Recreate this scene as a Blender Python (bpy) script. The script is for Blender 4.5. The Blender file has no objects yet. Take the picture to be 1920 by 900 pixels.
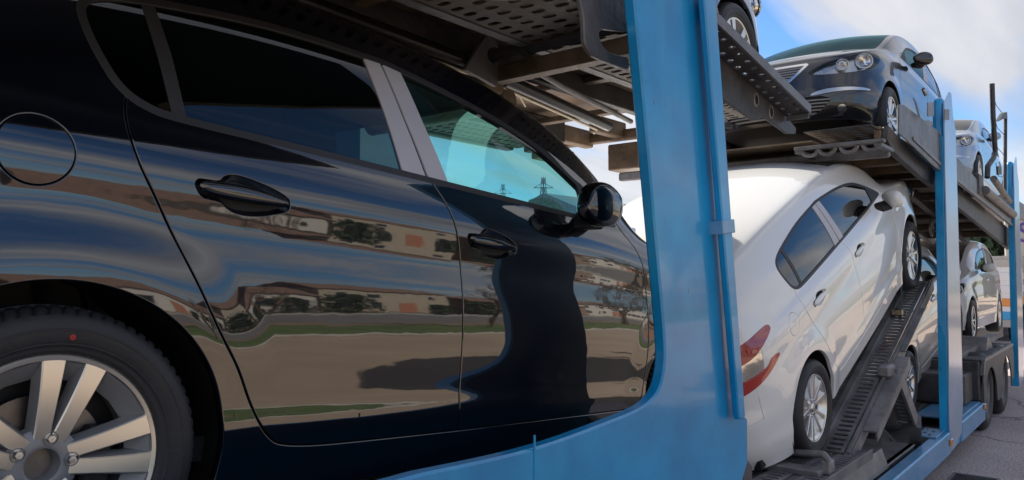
import bpy, math, random
import numpy as np
from mathutils import Vector, Matrix
random.seed(3)
R = math.radians
# ======================================================================== camera
CAMF, CX, CY, VPX, HY = 1420., 960., 450., 2130., 515.
PIT = math.atan((HY-CY)/CAMF)
YAW = math.atan((VPX-CX)/CAMF*math.cos(PIT))          # the truck runs along +X
EYE = np.array([0, 0, 1.8])
_fh = np.array([math.cos(YAW), math.sin(YAW), 0]); RT = np.array([math.sin(YAW), -math.cos(YAW), 0])
FW = _fh*math.cos(PIT)+np.array([0, 0, math.sin(PIT)]); UP = np.cross(RT, FW)
scn = bpy.context.scene
cd = bpy.data.cameras.new('camera'); cam = bpy.data.objects.new('camera', cd); scn.collection.objects.link(cam)
cd.sensor_width = 36; cd.lens = 36*CAMF/1920; cd.clip_start = .05; cd.clip_end = 2000
m3 = np.stack([RT, UP, -FW], 1)
cam.matrix_world = Matrix([list(m3[i])+[EYE[i]] for i in range(3)]+[[0, 0, 0, 1]])
scn.camera = cam
scn.view_settings.view_transform = 'Standard'; scn.view_settings.look = 'None'
scn.view_settings.exposure = 1.15; scn.view_settings.gamma = 1
scn.cycles.max_bounces = 9; scn.cycles.transparent_max_bounces = 16; scn.cycles.glossy_bounces = 5
scn.cycles.use_denoising = True
# ======================================================================== sky and sun
SUN_EL, SUN_AZ = R(36), R(62)         # azimuth from +X towards +Y : the sun stands beyond the truck
w = bpy.data.worlds.new("World"); scn.world = w; w.use_nodes = True
nt = w.node_tree; nt.nodes.clear()
def nn(t, **k):
    n = nt.nodes.new(t)
    for a, b in k.items(): setattr(n, a, b)
    return n
out = nn('ShaderNodeOutputWorld'); bg = nn('ShaderNodeBackground'); nt.links.new(bg.outputs[0], out.inputs[0])
sky = nn('ShaderNodeTexSky', sky_type='NISHITA', sun_disc=False, sun_elevation=SUN_EL, sun_rotation=R(90)-SUN_AZ)
sky.air_density = 1.0; sky.dust_density = .15; sky.ozone_density = 2.5
tc = nn('ShaderNodeTexCoord'); sep = nn('ShaderNodeSeparateXYZ'); nt.links.new(tc.outputs['Generated'], sep.inputs[0])
def math_(op, a, b=None):
    n = nn('ShaderNodeMath', operation=op)
    for i, v in enumerate((a, b)):
        if v is None: continue
        if isinstance(v, (int, float)): n.inputs[i].default_value = v
        else: nt.links.new(v, n.inputs[i])
    return n.outputs[0]
zc = math_('ADD', math_('MAXIMUM', sep.outputs[2], 0.0), .16)
cmb = nn('ShaderNodeCombineXYZ')
nt.links.new(math_('DIVIDE', sep.outputs[0], zc), cmb.inputs[0]); nt.links.new(math_('DIVIDE', sep.outputs[1], zc), cmb.inputs[1])
mp = nn('ShaderNodeMapping'); mp.inputs['Location'].default_value = (0.2, 9.3, .4); mp.inputs['Rotation'].default_value = (0, 0, R(28)); mp.inputs['Scale'].default_value = (.5, 1.9, 1)
nt.links.new(cmb.outputs[0], mp.inputs[0])
n1 = nn('ShaderNodeTexNoise'); n1.inputs['Scale'].default_value = .8; n1.inputs['Detail'].default_value = 7; n1.inputs['Roughness'].default_value = .5; n1.inputs['Distortion'].default_value = .3
nt.links.new(mp.outputs[0], n1.inputs[0])
rp = nn('ShaderNodeValToRGB'); rp.color_ramp.elements[0].position = .40; rp.color_ramp.elements[1].position = .555
nt.links.new(n1.outputs[0], rp.inputs[0])
n2 = nn('ShaderNodeTexNoise'); n2.inputs['Scale'].default_value = 1.3; n2.inputs['Detail'].default_value = 6
nt.links.new(mp.outputs[0], n2.inputs[0])
rc = nn('ShaderNodeValToRGB'); rc.color_ramp.elements[0].position = .3; rc.color_ramp.elements[1].position = .68
rc.color_ramp.elements[0].color = (2.7, 2.8, 3.15, 1); rc.color_ramp.elements[1].color = (5.5, 5.4, 5.4, 1)
nt.links.new(n2.outputs[0], rc.inputs[0])
mx = nn('ShaderNodeMix', data_type='RGBA'); nt.links.new(math_('MULTIPLY', rp.outputs[0], .93), mx.inputs[0])
tint = nn('ShaderNodeMix', data_type='RGBA', blend_type='MULTIPLY'); tint.inputs[0].default_value = 1; tint.inputs[7].default_value = (.52, .72, .93, 1); nt.links.new(sky.outputs[0], tint.inputs[6])
nt.links.new(tint.outputs[2], mx.inputs[6]); nt.links.new(rc.outputs[0], mx.inputs[7])
nt.links.new(mx.outputs[2], bg.inputs[0]); bg.inputs[1].default_value = .08
sl = bpy.data.lights.new('sun', 'SUN'); so = bpy.data.objects.new('sun', sl); scn.collection.objects.link(so)
sl.energy = 5.0; sl.angle = R(.6); sl.color = (1, .93, .82)
sd = Vector((math.cos(SUN_EL)*math.cos(SUN_AZ), math.cos(SUN_EL)*math.sin(SUN_AZ), math.sin(SUN_EL)))
so.rotation_euler = sd.to_track_quat('Z', 'Y').to_euler()
# ======================================================================== helpers
C = scn.collection
def at(px, py, ax, val):
    """world point where the view through a pixel of the photo meets the plane axis=val"""
    d = FW+RT*(px-CX)/CAMF-UP*(py-CY)/CAMF
    return EYE+d*((val-EYE[ax])/d[ax])
def tag(o, label=None, cat=None, group=None, kind=None):
    if label: o['label'] = label
    if cat: o['category'] = cat
    if group: o['group'] = group
    if kind: o['kind'] = kind
    return o
def empty(name, loc=(0, 0, 0), parent=None):
    o = bpy.data.objects.new(name, None); C.objects.link(o); o.location = loc; o.empty_display_size = .1
    if parent: o.parent = parent
    return o
def mat(name, col, rough=.5, metal=0., coat=0., bump=0., bscale=40., vary=0., vscale=6., spec=.5, col2=None, coatrough=.02, coatior=1.6, crough=.0):
    m = bpy.data.materials.new(name); m.use_nodes = True; t = m.node_tree; b = t.nodes['Principled BSDF']
    b.inputs['Base Color'].default_value = (*col, 1); b.inputs['Roughness'].default_value = rough; b.inputs['Metallic'].default_value = metal
    b.inputs['Coat Weight'].default_value = coat; b.inputs['Coat Roughness'].default_value = coatrough; b.inputs['Specular IOR Level'].default_value = spec
    if coat: b.inputs['Coat IOR'].default_value = coatior
    tc = t.nodes.new('ShaderNodeTexCoord')
    if vary or col2:
        n = t.nodes.new('ShaderNodeTexNoise'); n.inputs['Scale'].default_value = vscale; n.inputs['Detail'].default_value = 8; n.inputs['Roughness'].default_value = .62
        t.links.new(tc.outputs['Object'], n.inputs[0])
        r = t.nodes.new('ShaderNodeValToRGB'); r.color_ramp.elements[0].position = .36; r.color_ramp.elements[1].position = .66
        c2 = col2 or tuple(min(1, c*(1+vary)) for c in col); c1 = col if col2 else tuple(c*(1-vary) for c in col)
        r.color_ramp.elements[0].color = (*c1, 1); r.color_ramp.elements[1].color = (*c2, 1)
        t.links.new(n.outputs[0], r.inputs[0]); t.links.new(r.outputs[0], b.inputs['Base Color'])
        if crough:
            mr = t.nodes.new('ShaderNodeMapRange'); mr.inputs[3].default_value = rough-crough; mr.inputs[4].default_value = rough+crough
            t.links.new(n.outputs[0], mr.inputs[0]); t.links.new(mr.outputs[0], b.inputs['Roughness'])
    if bump:
        n = t.nodes.new('ShaderNodeTexNoise'); n.inputs['Scale'].default_value = bscale; n.inputs['Detail'].default_value = 6
        t.links.new(tc.outputs['Object'], n.inputs[0]); bp = t.nodes.new('ShaderNodeBump'); bp.inputs['Strength'].default_value = bump; bp.inputs['Distance'].default_value = .01
        t.links.new(n.outputs[0], bp.inputs['Height']); t.links.new(bp.outputs[0], b.inputs['Normal'])
    return m
def glassmat(name, tint, refl=1.0, ior=1.5, rough=0.0):
    m = bpy.data.materials.new(name); m.use_nodes = True; t = m.node_tree; t.nodes.clear()
    o = t.nodes.new('ShaderNodeOutputMaterial'); tr = t.nodes.new('ShaderNodeBsdfTransparent'); g = t.nodes.new('ShaderNodeBsdfGlossy')
    mx = t.nodes.new('ShaderNodeMixShader'); fr = t.nodes.new('ShaderNodeFresnel'); gm = t.nodes.new('ShaderNodeNewGeometry'); mr = t.nodes.new('ShaderNodeMapRange'); mr.inputs[3].default_value = ior; mr.inputs[4].default_value = 1/ior
    t.links.new(gm.outputs['Backfacing'], mr.inputs[0]); t.links.new(mr.outputs[0], fr.inputs[0])
    tr.inputs[0].default_value = (*tint, 1); g.inputs['Roughness'].default_value = rough; g.inputs[0].default_value = (*(refl if isinstance(refl, tuple) else (refl,)*3), 1)
    t.links.new(fr.outputs[0], mx.inputs[0]); t.links.new(tr.outputs[0], mx.inputs[1]); t.links.new(g.outputs[0], mx.inputs[2]); t.links.new(mx.outputs[0], o.inputs[0])
    return m
def mesh(name, V, F, mats, parent=None, N=None, smooth=None, mi=None, link=True):
    me = bpy.data.meshes.new(name)
    V = np.asarray(V, float)
    if isinstance(F, np.ndarray):
        me.vertices.add(len(V)); me.vertices.foreach_set('co', V.ravel())
        k = F.shape[1]; me.loops.add(F.size); me.loops.foreach_set('vertex_index', F.ravel().astype(np.int32))
        me.polygons.add(len(F)); me.polygons.foreach_set('loop_start', np.arange(0, F.size, k, dtype=np.int32)); me.update(calc_edges=True)
    else:
        me.from_pydata(V.tolist(), [], F); me.update()
    if not isinstance(mats, (list, tuple)): mats = [mats]
    for m in mats: me.materials.append(m)
    if mi is not None: me.polygons.foreach_set('material_index', np.asarray(mi, np.int32))
    if N is not None:
        me.polygons.foreach_set('use_smooth', [True]*len(me.polygons))
        me.normals_split_custom_set_from_vertices(np.asarray(N, float).tolist())
    elif smooth is not None:
        me.polygons.foreach_set('use_smooth', [True]*len(me.polygons))
        if smooth < 180: me.set_sharp_from_angle(angle=R(smooth))
    if not link: return me
    o = bpy.data.objects.new(name, me); C.objects.link(o)
    if parent: o.parent = parent
    return o
class MB:
    """collects simple solids; build() links them as one object"""
    def __init__(s): s.V = []; s.F = []; s.I = []; s.m = 0
    def add(s, V, F):
        b = len(s.V); s.V += [tuple(map(float, v)) for v in V]; s.F += [tuple(i+b for i in f) for f in F]; s.I += [s.m]*len(F); return s
    def box(s, a, b, bev=0.):
        (x0, y0, z0), (x1, y1, z1) = a, b
        if bev <= 0:
            return s.add([(x, y, z) for z in (z0, z1) for x, y in ((x0, y0), (x1, y0), (x1, y1), (x0, y1))], [(3, 2, 1, 0), (4, 5, 6, 7), (0, 1, 5, 4), (1, 2, 6, 5), (2, 3, 7, 6), (3, 0, 4, 7)])
        return s.prism([(x0+bev, y0), (x1-bev, y0), (x1, y0+bev), (x1, y1-bev), (x1-bev, y1), (x0+bev, y1), (x0, y1-bev), (x0, y0+bev)], 2, z0, z1, bev)
    def prism(s, poly, ax, a, b, bev=0.):
        """polygon in the two other axes (x,z for ax=1; y,z for ax=0; x,y for ax=2), extruded a..b"""
        poly = [tuple(p) for p in poly]
        ar = sum(p[0]*q[1]-q[0]*p[1] for p, q in zip(poly, poly[1:]+poly[:1]))
        if (ar < 0): poly = poly[::-1]
        if ax == 1: a, b = b, a
        n = len(poly)
        def P(p, t): return (p[0], p[1], t) if ax == 2 else (p[0], t, p[1]) if ax == 1 else (t, p[0], p[1])
        rings = []
        if bev > 0:
            ins = inset(poly, bev); sg = 1 if b > a else -1
            rings = [(ins, a), (poly, a+sg*bev), (poly, b-sg*bev), (ins, b)]
        else: rings = [(poly, a), (poly, b)]
        V = [P(p, t) for pl, t in rings for p in pl]
        F = [tuple(range(n))[::-1]]+[tuple((len(rings)-1)*n+i for i in range(n))]
        for k in range(len(rings)-1):
            F += [(k*n+i, k*n+(i+1) % n, (k+1)*n+(i+1) % n, (k+1)*n+i) for i in range(n)]
        return s.add(V, F)
    def tube(s, pts, r, n=12, closed=False, caps=True):
        pts = [Vector(p) for p in pts]; k = len(pts); V = []; F = []
        rr = r if isinstance(r, (list, tuple)) else [r]*k
        up = None
        for i, p in enumerate(pts):
            if closed: t = (pts[(i+1) % k]-pts[i-1]).normalized()
            else: t = (pts[min(i+1, k-1)]-pts[max(i-1, 0)]).normalized()
            if up is None:
                up = t.orthogonal().normalized()
            up = (up-t*up.dot(t)).normalized(); sd_ = t.cross(up)
            V += [p+(up*math.cos(2*math.pi*j/n)+sd_*math.sin(2*math.pi*j/n))*rr[i] for j in range(n)]
        for i in range(k if closed else k-1):
            a = i*n; b = ((i+1) % k)*n
            F += [(a+j, a+(j+1) % n, b+(j+1) % n, b+j) for j in range(n)]
        if caps and not closed: F += [tuple(range(n))[::-1], tuple((k-1)*n+j for j in range(n))]
        return s.add(V, F)
    def beam(s, p, q, w, h, up=(0, 0, 1)):
        p = Vector(p); q = Vector(q); t = (q-p).normalized(); sdv = t.cross(Vector(up)).normalized(); u = sdv.cross(t)
        V = [e+sdv*a*w/2+u*b*h/2 for e in (p, q) for a, b in ((-1, -1), (1, -1), (1, 1), (-1, 1))]
        return s.add(V, [(0, 3, 2, 1)[::-1][::-1], (4, 5, 6, 7), (0, 1, 5, 4), (1, 2, 6, 5), (2, 3, 7, 6), (3, 0, 4, 7)])
    def lathe(s, prof, n=48, ax='y', c=(0, 0, 0)):
        """profile of (radius, t) about an axis"""
        V = []; F = []; k = len(prof)
        for j in range(n):
            a = 2*math.pi*j/n
            for r_, t in prof:
                p = (r_*math.cos(a), t, r_*math.sin(a)) if ax == 'y' else (r_*math.cos(a), r_*math.sin(a), t) if ax == 'z' else (t, r_*math.cos(a), r_*math.sin(a))
                V.append((p[0]+c[0], p[1]+c[1], p[2]+c[2]))
        for j in range(n):
            a = j*k; b = ((j+1) % n)*k
            for i in range(k-1): F.append((a+i, b+i, b+i+1, a+i+1))
        return s.add(V, F)
    def build(s, name, mats, parent=None, smooth=30, link=True):
        o = mesh(name, s.V, s.F, mats, parent, smooth=smooth, mi=s.I if s.m else None, link=link)
        return o
def inset(poly, d):
    n = len(poly); out = []
    for i in range(n):
        a, b, c = Vector(poly[i-1]).to_2d(), Vector(poly[i]).to_2d(), Vector(poly[(i+1) % n]).to_2d()
        e1 = (b-a).normalized(); e2 = (c-b).normalized(); n1 = Vector((-e1.y, e1.x)); n2 = Vector((-e2.y, e2.x))
        k = n1+n2; L = max(.3, k.length_squared/2); out.append(tuple(b+k*d/L))
    return out
def pxpoly(pts, y):
    return [(float(q[0]), float(q[2])) for q in (at(a, b, 1, y) for a, b in pts)]
def rpoly(poly, r, n=4):
    """round polygon corners"""
    out = []; k = len(poly)
    for i in range(k):
        a, b, c = Vector(poly[i-1]), Vector(poly[i]), Vector(poly[(i+1) % k])
        r_ = min(r, (a-b).length*.45, (c-b).length*.45); p = b+(a-b).normalized()*r_; q = b+(c-b).normalized()*r_
        for j in range(n+1):
            t = j/n; out.append(tuple((1-t)**2*p+2*t*(1-t)*b+t*t*q))
    return out
# ======================================================================== materials
def paint(name, col, metal=.35, rough=.35, coat=1., ior=1.6):
    return mat(name, col, rough=rough, metal=metal, coat=coat, coatrough=.015, coatior=ior)
M_black = mat('black_paint', (.0012, .0018, .005), rough=.4, spec=.1, coat=1, coatrough=.028, coatior=2.0)
_t = M_black.node_tree; _b = _t.nodes['Principled BSDF']; _n = _t.nodes.new('ShaderNodeTexNoise'); _n.inputs['Scale'].default_value = 9; _n.inputs['Detail'].default_value = 2; _c = _t.nodes.new('ShaderNodeTexCoord'); _t.links.new(_c.outputs['Object'], _n.inputs[0])
_u = _t.nodes.new('ShaderNodeBump'); _u.inputs['Strength'].default_value = .10; _u.inputs['Distance'].default_value = .004; _t.links.new(_n.outputs[0], _u.inputs['Height']); _t.links.new(_u.outputs[0], _b.inputs['Coat Normal'])
M_white = paint('white_paint', (.84, .84, .82), 0, .3)
M_grey = paint('dark_grey_paint', (.016, .017, .024), .4, .3)
M_silver = paint('silver_paint', (.74, .72, .69), 0, .3)
M_pearl = paint('pearl_paint', (.62, .60, .58), .3, .3)
M_bluecar = paint('blue_grey_paint', (.11, .16, .23), .5, .3)
M_dark = mat('black_plastic', (.012, .012, .013), .55)
M_shell = mat('cabin_dark', (.018, .019, .02), .8)
M_rubber = mat('tyre_rubber', (.022, .022, .026), .55, bump=.15, bscale=90, vary=.15, vscale=9)
M_seal = mat('window_seal', (.028, .027, .028), .5)
M_satin = mat('satin_pillar_trim', (.50, .50, .55), .42, vary=.03)
M_machined = mat('machined_alloy', (.86, .81, .73), .34, 1.)
M_pocket = mat('grey_alloy', (.25, .25, .26), .4, .25)
M_bright = mat('bright_alloy', (.70, .70, .70), .25, 1.)
M_chrome = mat('chrome', (.8, .8, .8), .08, 1.)
M_steel = mat('brake_steel', (.18, .16, .15), .4, .9, vary=.3)
M_nut = mat('wheel_nut', (.55, .55, .55), .3, .9)
M_reddot = mat('red_paint_dot', (.35, .02, .02), .6)
M_teal = glassmat('tinted_glass', (.50, .80, .78))
M_privacy = glassmat('dark_glass', (.10, .13, .13), ior=1.6)
M_clear = glassmat('lamp_glass', (.93, .95, .97), ior=1.45)
M_darkwin = glassmat('side_glass', (.10, .13, .14), ior=2.0)
M_red = mat('red_lamp', (.33, .008, .02), .15, 0, coat=1)
M_redlit = mat('orange_red_lamp', (.42, .018, .015), .2, 0, coat=1)
M_reflect = mat('lamp_reflector', (.85, .83, .8), .15, 1., bump=.25, bscale=14)
M_dkbez = mat('lamp_bezel', (.50, .50, .50), .22, .9, bump=.4, bscale=30)
M_amber = mat('amber_lens', (.7, .25, .04), .2, coat=1)
M_seat = mat('seat_fabric', (.03, .03, .032), .9, bump=.2, bscale=200)
M_cream = mat('light_trim', (.32, .33, .30), .8)
M_paper = mat('paper_sheet', (.75, .78, .72), .7)

# ---------------------------------------------------------------- car body surface
TAU=[(.20,-5),(.33,-8),(.362,-7),(.385,5),(.41,5),(.435,-1),(.46,-5),(.52,-5),(.58,-2.3),(.63,-.3),(.68,.8),(.72,2.2),(.77,5.5),(.81,6.5),
     (.845,3),(.87,-1.5),(.91,-2.6),(.935,-1.5),(.96,3),(.99,9),(1.03,17),(1.07,22),(1.10,24)]
_z=np.linspace(.20,1.10,181)
_s=np.interp(_z,[a for a,b in TAU],[b for a,b in TAU])
for _ in range(3): _s=np.convolve(np.pad(_s,3,mode='edge'),np.ones(7)/7,'valid')
_o=-np.concatenate([[0],np.cumsum(np.tan(np.radians((_s[1:]+_s[:-1])/2)))*(_z[1]-_z[0])])
_o-=_o.max()
def prof_side(t): return np.interp(t,(_z-.20)/.90,_o)
def smf(xs,ys):
    X=np.linspace(0,1,200);Y=np.interp(X,xs,ys)
    for _ in range(3): Y=np.convolve(np.pad(Y,7,mode='edge'),np.ones(15)/15,'valid')
    return lambda t:np.interp(t,X,Y)
prof_front=smf([0,.1,.2,.38,.45,.6,.8,.93,1],[-.12,-.03,0,.01,-.012,-.03,-.05,-.08,-.13])
prof_rear =smf([0,.1,.2,.42,.47,.6,.8,1],[-.09,-.02,0,.01,-.035,-.05,-.06,-.10])
WB=2.80
# stations rear centre -> side -> front centre:
# X,Y plan, zb, zt, (wside,wfront,wrear), rail(x,y,z), centre(x,z), side profile strength
ST=[(-.93,.00,.30,1.08,(0,0,1),(-.70,.00,1.46),(-.62,1.52)),
    (-.925,.25,.30,1.08,(0,0,1),(-.70,.24,1.458),(-.61,1.522)),
    (-.90,.48,.30,1.08,(0,0,1),(-.685,.42,1.45),(-.60,1.525)),
    (-.83,.68,.29,1.085,(.1,0,.9),(-.65,.55,1.44),(-.57,1.53)),
    (-.70,.81,.27,1.09,(.5,0,.5),(-.57,.62,1.435),(-.52,1.54)),
    (-.52,.865,.24,1.10,(.9,0,.1),(-.42,.67,1.48),(-.40,1.58)),
    (-.30,.885,.21,1.10,(1,0,0),(-.20,.70,1.515),(-.2,1.60)),
    (0,.893,.20,1.10,(1,0,0),(.10,.715,1.55),(.1,1.62)),
    (.35,.90,.20,1.10,(1,0,0),(.42,.73,1.57),(.42,1.635)),
    (.75,.903,.20,1.10,(1,0,0),(.78,.735,1.58),(.8,1.645)),
    (1.15,.904,.20,1.10,(1,0,0),(1.12,.735,1.578),(1.18,1.645)),
    (1.5,.903,.20,1.10,(1,0,0),(1.46,.73,1.555),(1.60,1.62)),
    (1.8,.90,.20,1.10,(1,0,0),(1.80,.725,1.50),(1.98,1.53)),
    (2.05,.895,.20,1.10,(1,0,0),(2.10,.73,1.395),(2.32,1.40)),
    (2.26,.89,.20,1.09,(1,0,0),(2.36,.74,1.235),(2.58,1.24)),
    (2.46,.887,.20,1.065,(1,0,0),(2.54,.70,1.12),(2.74,1.13)),
    (2.75,.885,.20,1.03,(1,0,0),(2.75,.62,1.065),(2.84,1.09)),
    (3.00,.878,.20,.985,(1,0,0),(2.98,.58,1.03),(2.98,1.065)),
    (3.22,.855,.21,.93,(.85,.15,0),(3.12,.52,.985),(3.09,1.035)),
    (3.40,.79,.23,.885,(.45,.55,0),(3.23,.44,.95),(3.17,1.005)),
    (3.53,.65,.24,.86,(.1,.9,0),(3.30,.35,.93),(3.22,.985)),
    (3.60,.44,.24,.85,(0,1,0),(3.33,.24,.925),(3.245,.975)),
    (3.63,.22,.24,.845,(0,1,0),(3.345,.12,.92),(3.255,.972)),
    (3.64,.00,.24,.845,(0,1,0),(3.35,.00,.92),(3.26,.97))]
def bspl(C,n,mirror=None):
    """uniform cubic b-spline through control rows C (k,...), n samples; ends mirrored in y or extrapolated"""
    k=len(C)
    if mirror is not None:
        a=C[1].copy();a[...,1]*=-1;b=C[-2].copy();b[...,1]*=-1
    else: a=2*C[0]-C[1];b=2*C[-1]-C[-2]
    P=np.concatenate([a[None],C,b[None]])
    t=np.linspace(0,k-1,n);i=np.minimum(t.astype(int),k-2);f=t-i
    sh=(slice(None),)+(None,)*(C.ndim-1);f=f[sh]
    return ((1-f)**3*P[i]+(3*f**3-6*f**2+4)*P[i+1]+(-3*f**3+3*f**2+3*f+1)*P[i+2]+f**3*P[i+3])/6
def grid(nu,nv):
    nA=int(nv*.60);nB=int(nv*.22);nC=nv-nA-nB
    tA=np.linspace(0,1,nA,endpoint=False);tB=np.linspace(0,1,nB,endpoint=False);tC=np.linspace(0,1,nC)
    pl=np.array([[s[0],s[1],0] for s in ST],float)
    rows=[]
    n=len(ST)
    for i,s in enumerate(ST):
        X,Y,zb,zt,w,r,c=s
        a=pl[max(i-1,0)];b=pl[min(i+1,n-1)]
        if i==0: a=b*[1,-1,1]
        if i==n-1: b=a*[1,-1,1]
        T=b-a;N=np.array([-T[1],T[0]]);N/=np.linalg.norm(N)
        if (N[0]*(X-1.3)+N[1]*Y)<0: N=-N
        o=w[0]*prof_side(tA)+w[1]*prof_front(tA)+w[2]*prof_rear(tA)
        A=np.stack([X+N[0]*o,Y+N[1]*o,zb+(zt-zb)*tA],1)
        if Y==0: A[:,1]=0
        oe=w[0]*prof_side(1.)+w[1]*prof_front(1.)+w[2]*prof_rear(1.)
        p0=np.array([X+N[0]*oe,(Y+N[1]*oe) if Y else 0,zt]);p1=np.array(r)
        bul=np.array([N[0],N[1],.35])*.016
        if Y==0: bul[1]=0
        Bm=p0+(p1-p0)*tB[:,None]+bul*(4*tB*(1-tB))[:,None]
        q=1-(1-tC)**2.2
        pc=np.array([c[0],0,c[1]])
        Cc=np.stack([r[0]+(c[0]-r[0])*(1-(1-tC)**2),r[1]*(1-tC),r[2]+(c[1]-r[2])*q],1)
        row=np.concatenate([A,Bm,Cc])
        # soften belt and rail corners
        for _ in range(max(1,int((nv/40)**2*.32))):
            R=row.copy();R[1:-1]=(row[:-2]+2*row[1:-1]+row[2:])/4
            m=np.zeros(nv);m[nA-2:nv-1]=1
            row=row*(1-m[:,None])+R*m[:,None]
        rows.append(row)
    G=bspl(np.array(rows),nu,mirror=True)
    G[0,:,1]=0;G[-1,:,1]=0;G[:,-1,1]=0
    # arch flares
    for cx in (0,WB):
        d=np.hypot(G[...,0]-cx,G[...,2]-.33)
        f=np.clip((.56-d)/.16,0,1);f=f*f*(3-2*f)
        m=(G[...,1]>.7)
        G[...,1]+=np.where(m,.010*f,0)
    return G
def gnorm(G):
    du=np.gradient(G,axis=0);dv=np.gradient(G,axis=1)
    n=np.cross(du,dv);n/=np.linalg.norm(n,axis=-1,keepdims=True)+1e-12
    s=np.sign((n[...,0]*(G[...,0]-1.3)+n[...,1]*G[...,1]+n[...,2]*(G[...,2]-.7)))
    return n*np.sign(np.median(s))
class TM:
    """triangle mesh with per-vertex attributes A = x,y,z, nx,ny,nz, station, v"""
    def __init__(s, A, T): s.A = A; s.T = T
    @property
    def P(s): return s.A[:, :3]
def compact(A, T):
    u, inv = np.unique(T.ravel(), return_inverse=True)
    return TM(A[u], inv.reshape(-1, 3)) if len(T) else TM(A[:0], T)
def split(tm, g):
    """cut along g=0: returns (g<0 part, g>0 part)"""
    A, T = tm.A, tm.T; g = np.where(np.abs(g) < 1e-7, 1e-7, g); s = g[T] < 0; c = s.sum(1)
    ins, outs = [T[c == 3]], [T[c == 0]]
    nA = [A]; base = len(A)
    mixed = np.where((c == 1) | (c == 2))[0]
    if len(mixed):
        Tm = T[mixed]; sm = s[mixed]; cm = c[mixed]
        odd = np.where(cm == 1, np.argmax(sm, 1), np.argmin(sm, 1)); r = np.arange(len(Tm))
        a, b, d = Tm[r, odd], Tm[r, (odd+1) % 3], Tm[r, (odd+2) % 3]
        E1 = np.sort(np.stack([a, b], 1), 1); E2 = np.sort(np.stack([a, d], 1), 1)
        UE, inv = np.unique(np.concatenate([E1, E2]), axis=0, return_inverse=True); inv = inv.ravel()
        g0, g1 = g[UE[:, 0]], g[UE[:, 1]]; t = (g0/(g0-g1))[:, None]
        nA.append(A[UE[:, 0]]*(1-t)+A[UE[:, 1]]*t)
        i1 = base+inv[:len(Tm)]; i2 = base+inv[len(Tm):]
        t1 = np.stack([a, i1, i2], 1); t2 = np.concatenate([np.stack([i1, b, d], 1), np.stack([i1, d, i2], 1)]); cc = np.concatenate([cm, cm])
        ins += [t1[cm == 1], t2[cc == 2]]; outs += [t1[cm == 2], t2[cc == 1]]
    A2 = np.concatenate(nA)
    return compact(A2, np.concatenate(ins)), compact(A2, np.concatenate(outs))
def sdf(x, z, poly):
    """signed distance to a polygon, negative inside"""
    p = np.asarray(poly, float); q = np.roll(p, -1, 0); d = np.full(len(x), 1e9); ins = np.zeros(len(x), bool)
    near = (x > p[:, 0].min()-.15) & (x < p[:, 0].max()+.15) & (z > p[:, 1].min()-.15) & (z < p[:, 1].max()+.15)
    xs, zs = x[near], z[near]; dd = np.full(len(xs), 1e9); ii = np.zeros(len(xs), bool)
    for (ax, az), (bx, bz) in zip(p, q):
        ex, ez = bx-ax, bz-az; L = ex*ex+ez*ez+1e-12; t = np.clip(((xs-ax)*ex+(zs-az)*ez)/L, 0, 1)
        dd = np.minimum(dd, np.hypot(xs-ax-t*ex, zs-az-t*ez))
        c = ((az > zs) != (bz > zs)); xx = ax+(zs-az)/(np.where(abs(ez) < 1e-12, 1e-12, ez))*ex
        ii ^= c & (xs < xx)
    d[near] = np.where(ii, -dd, dd); d[~near] = .3
    return d
def smooth_poly(p, n=4, closed=True):
    """catmull-rom through the points"""
    p = [np.array(a, float) for a in p]; k = len(p); out = []
    for i in range(k if closed else k-1):
        a, b, c, d = (p[(i-1) % k], p[i], p[(i+1) % k], p[(i+2) % k]) if closed else (p[max(i-1, 0)], p[i], p[i+1], p[min(i+2, k-1)])
        for j in range(n):
            t = j/n; out.append(tuple(.5*((2*b)+(-a+c)*t+(2*a-5*b+4*c-d)*t*t+(-a+3*b-3*c+d)*t**3)))
    if not closed: out.append(tuple(p[-1]))
    return out
def car_grid(nu=560, nv=220):
    G = grid(nu, nv); nA = int(nv*.60); nB = int(nv*.22)
    N = gnorm(G)
    for r in (0, -1): N[r, :, 1] = 0
    N[:, -1, 1] = 0; N /= np.linalg.norm(N, axis=-1, keepdims=True)+1e-12
    st = np.linspace(0, len(ST)-1, nu)[:, None]*np.ones((1, nv)); vv = np.arange(nv)[None]*np.ones((nu, 1))
    vv = np.where(vv < nA, vv/nA, np.where(vv < nA+nB, 1+(vv-nA)/nB, 2+(vv-nA-nB)/(nv-1-nA-nB)))   # 0..1 flank, 1..2 glass, 2..3 roof/bonnet
    A = np.concatenate([G, N, st[..., None], vv[..., None]], -1)
    B = A.copy(); B[..., 1] *= -1; B[..., 4] *= -1
    full = np.concatenate([A, B[:, ::-1][:, 1:]], 1); nv2 = full.shape[1]
    idx = np.arange(nu*nv2).reshape(nu, nv2)
    q = np.stack([idx[:-1, :-1], idx[1:, :-1], idx[1:, 1:], idx[:-1, 1:]], -1).reshape(-1, 4)
    T = np.concatenate([q[:, [0, 1, 2]], q[:, [0, 2, 3]]])
    A = full.reshape(-1, 8)
    key = np.round(A[:, :3]*2e4).astype(np.int64); _, first, inv = np.unique(key, axis=0, return_index=True, return_inverse=True); inv = inv.ravel()
    T = inv[T]; A = A[first]; T = T[(T[:, 0] != T[:, 1]) & (T[:, 1] != T[:, 2]) & (T[:, 0] != T[:, 2])]
    # wind faces outwards
    P = A[:, :3]; fn = np.cross(P[T[:, 1]]-P[T[:, 0]], P[T[:, 2]]-P[T[:, 0]]); s = (fn*A[T[:, 0], 3:6]).sum(1) < 0
    T[s] = T[s][:, [0, 2, 1]]
    return TM(A, T)
def shift(tm, d):
    A = tm.A.copy(); A[:, :3] += A[:, 3:6]*np.asarray(d).reshape(-1, 1)*np.ones((len(A), 1)); return TM(A, tm.T)
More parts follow.
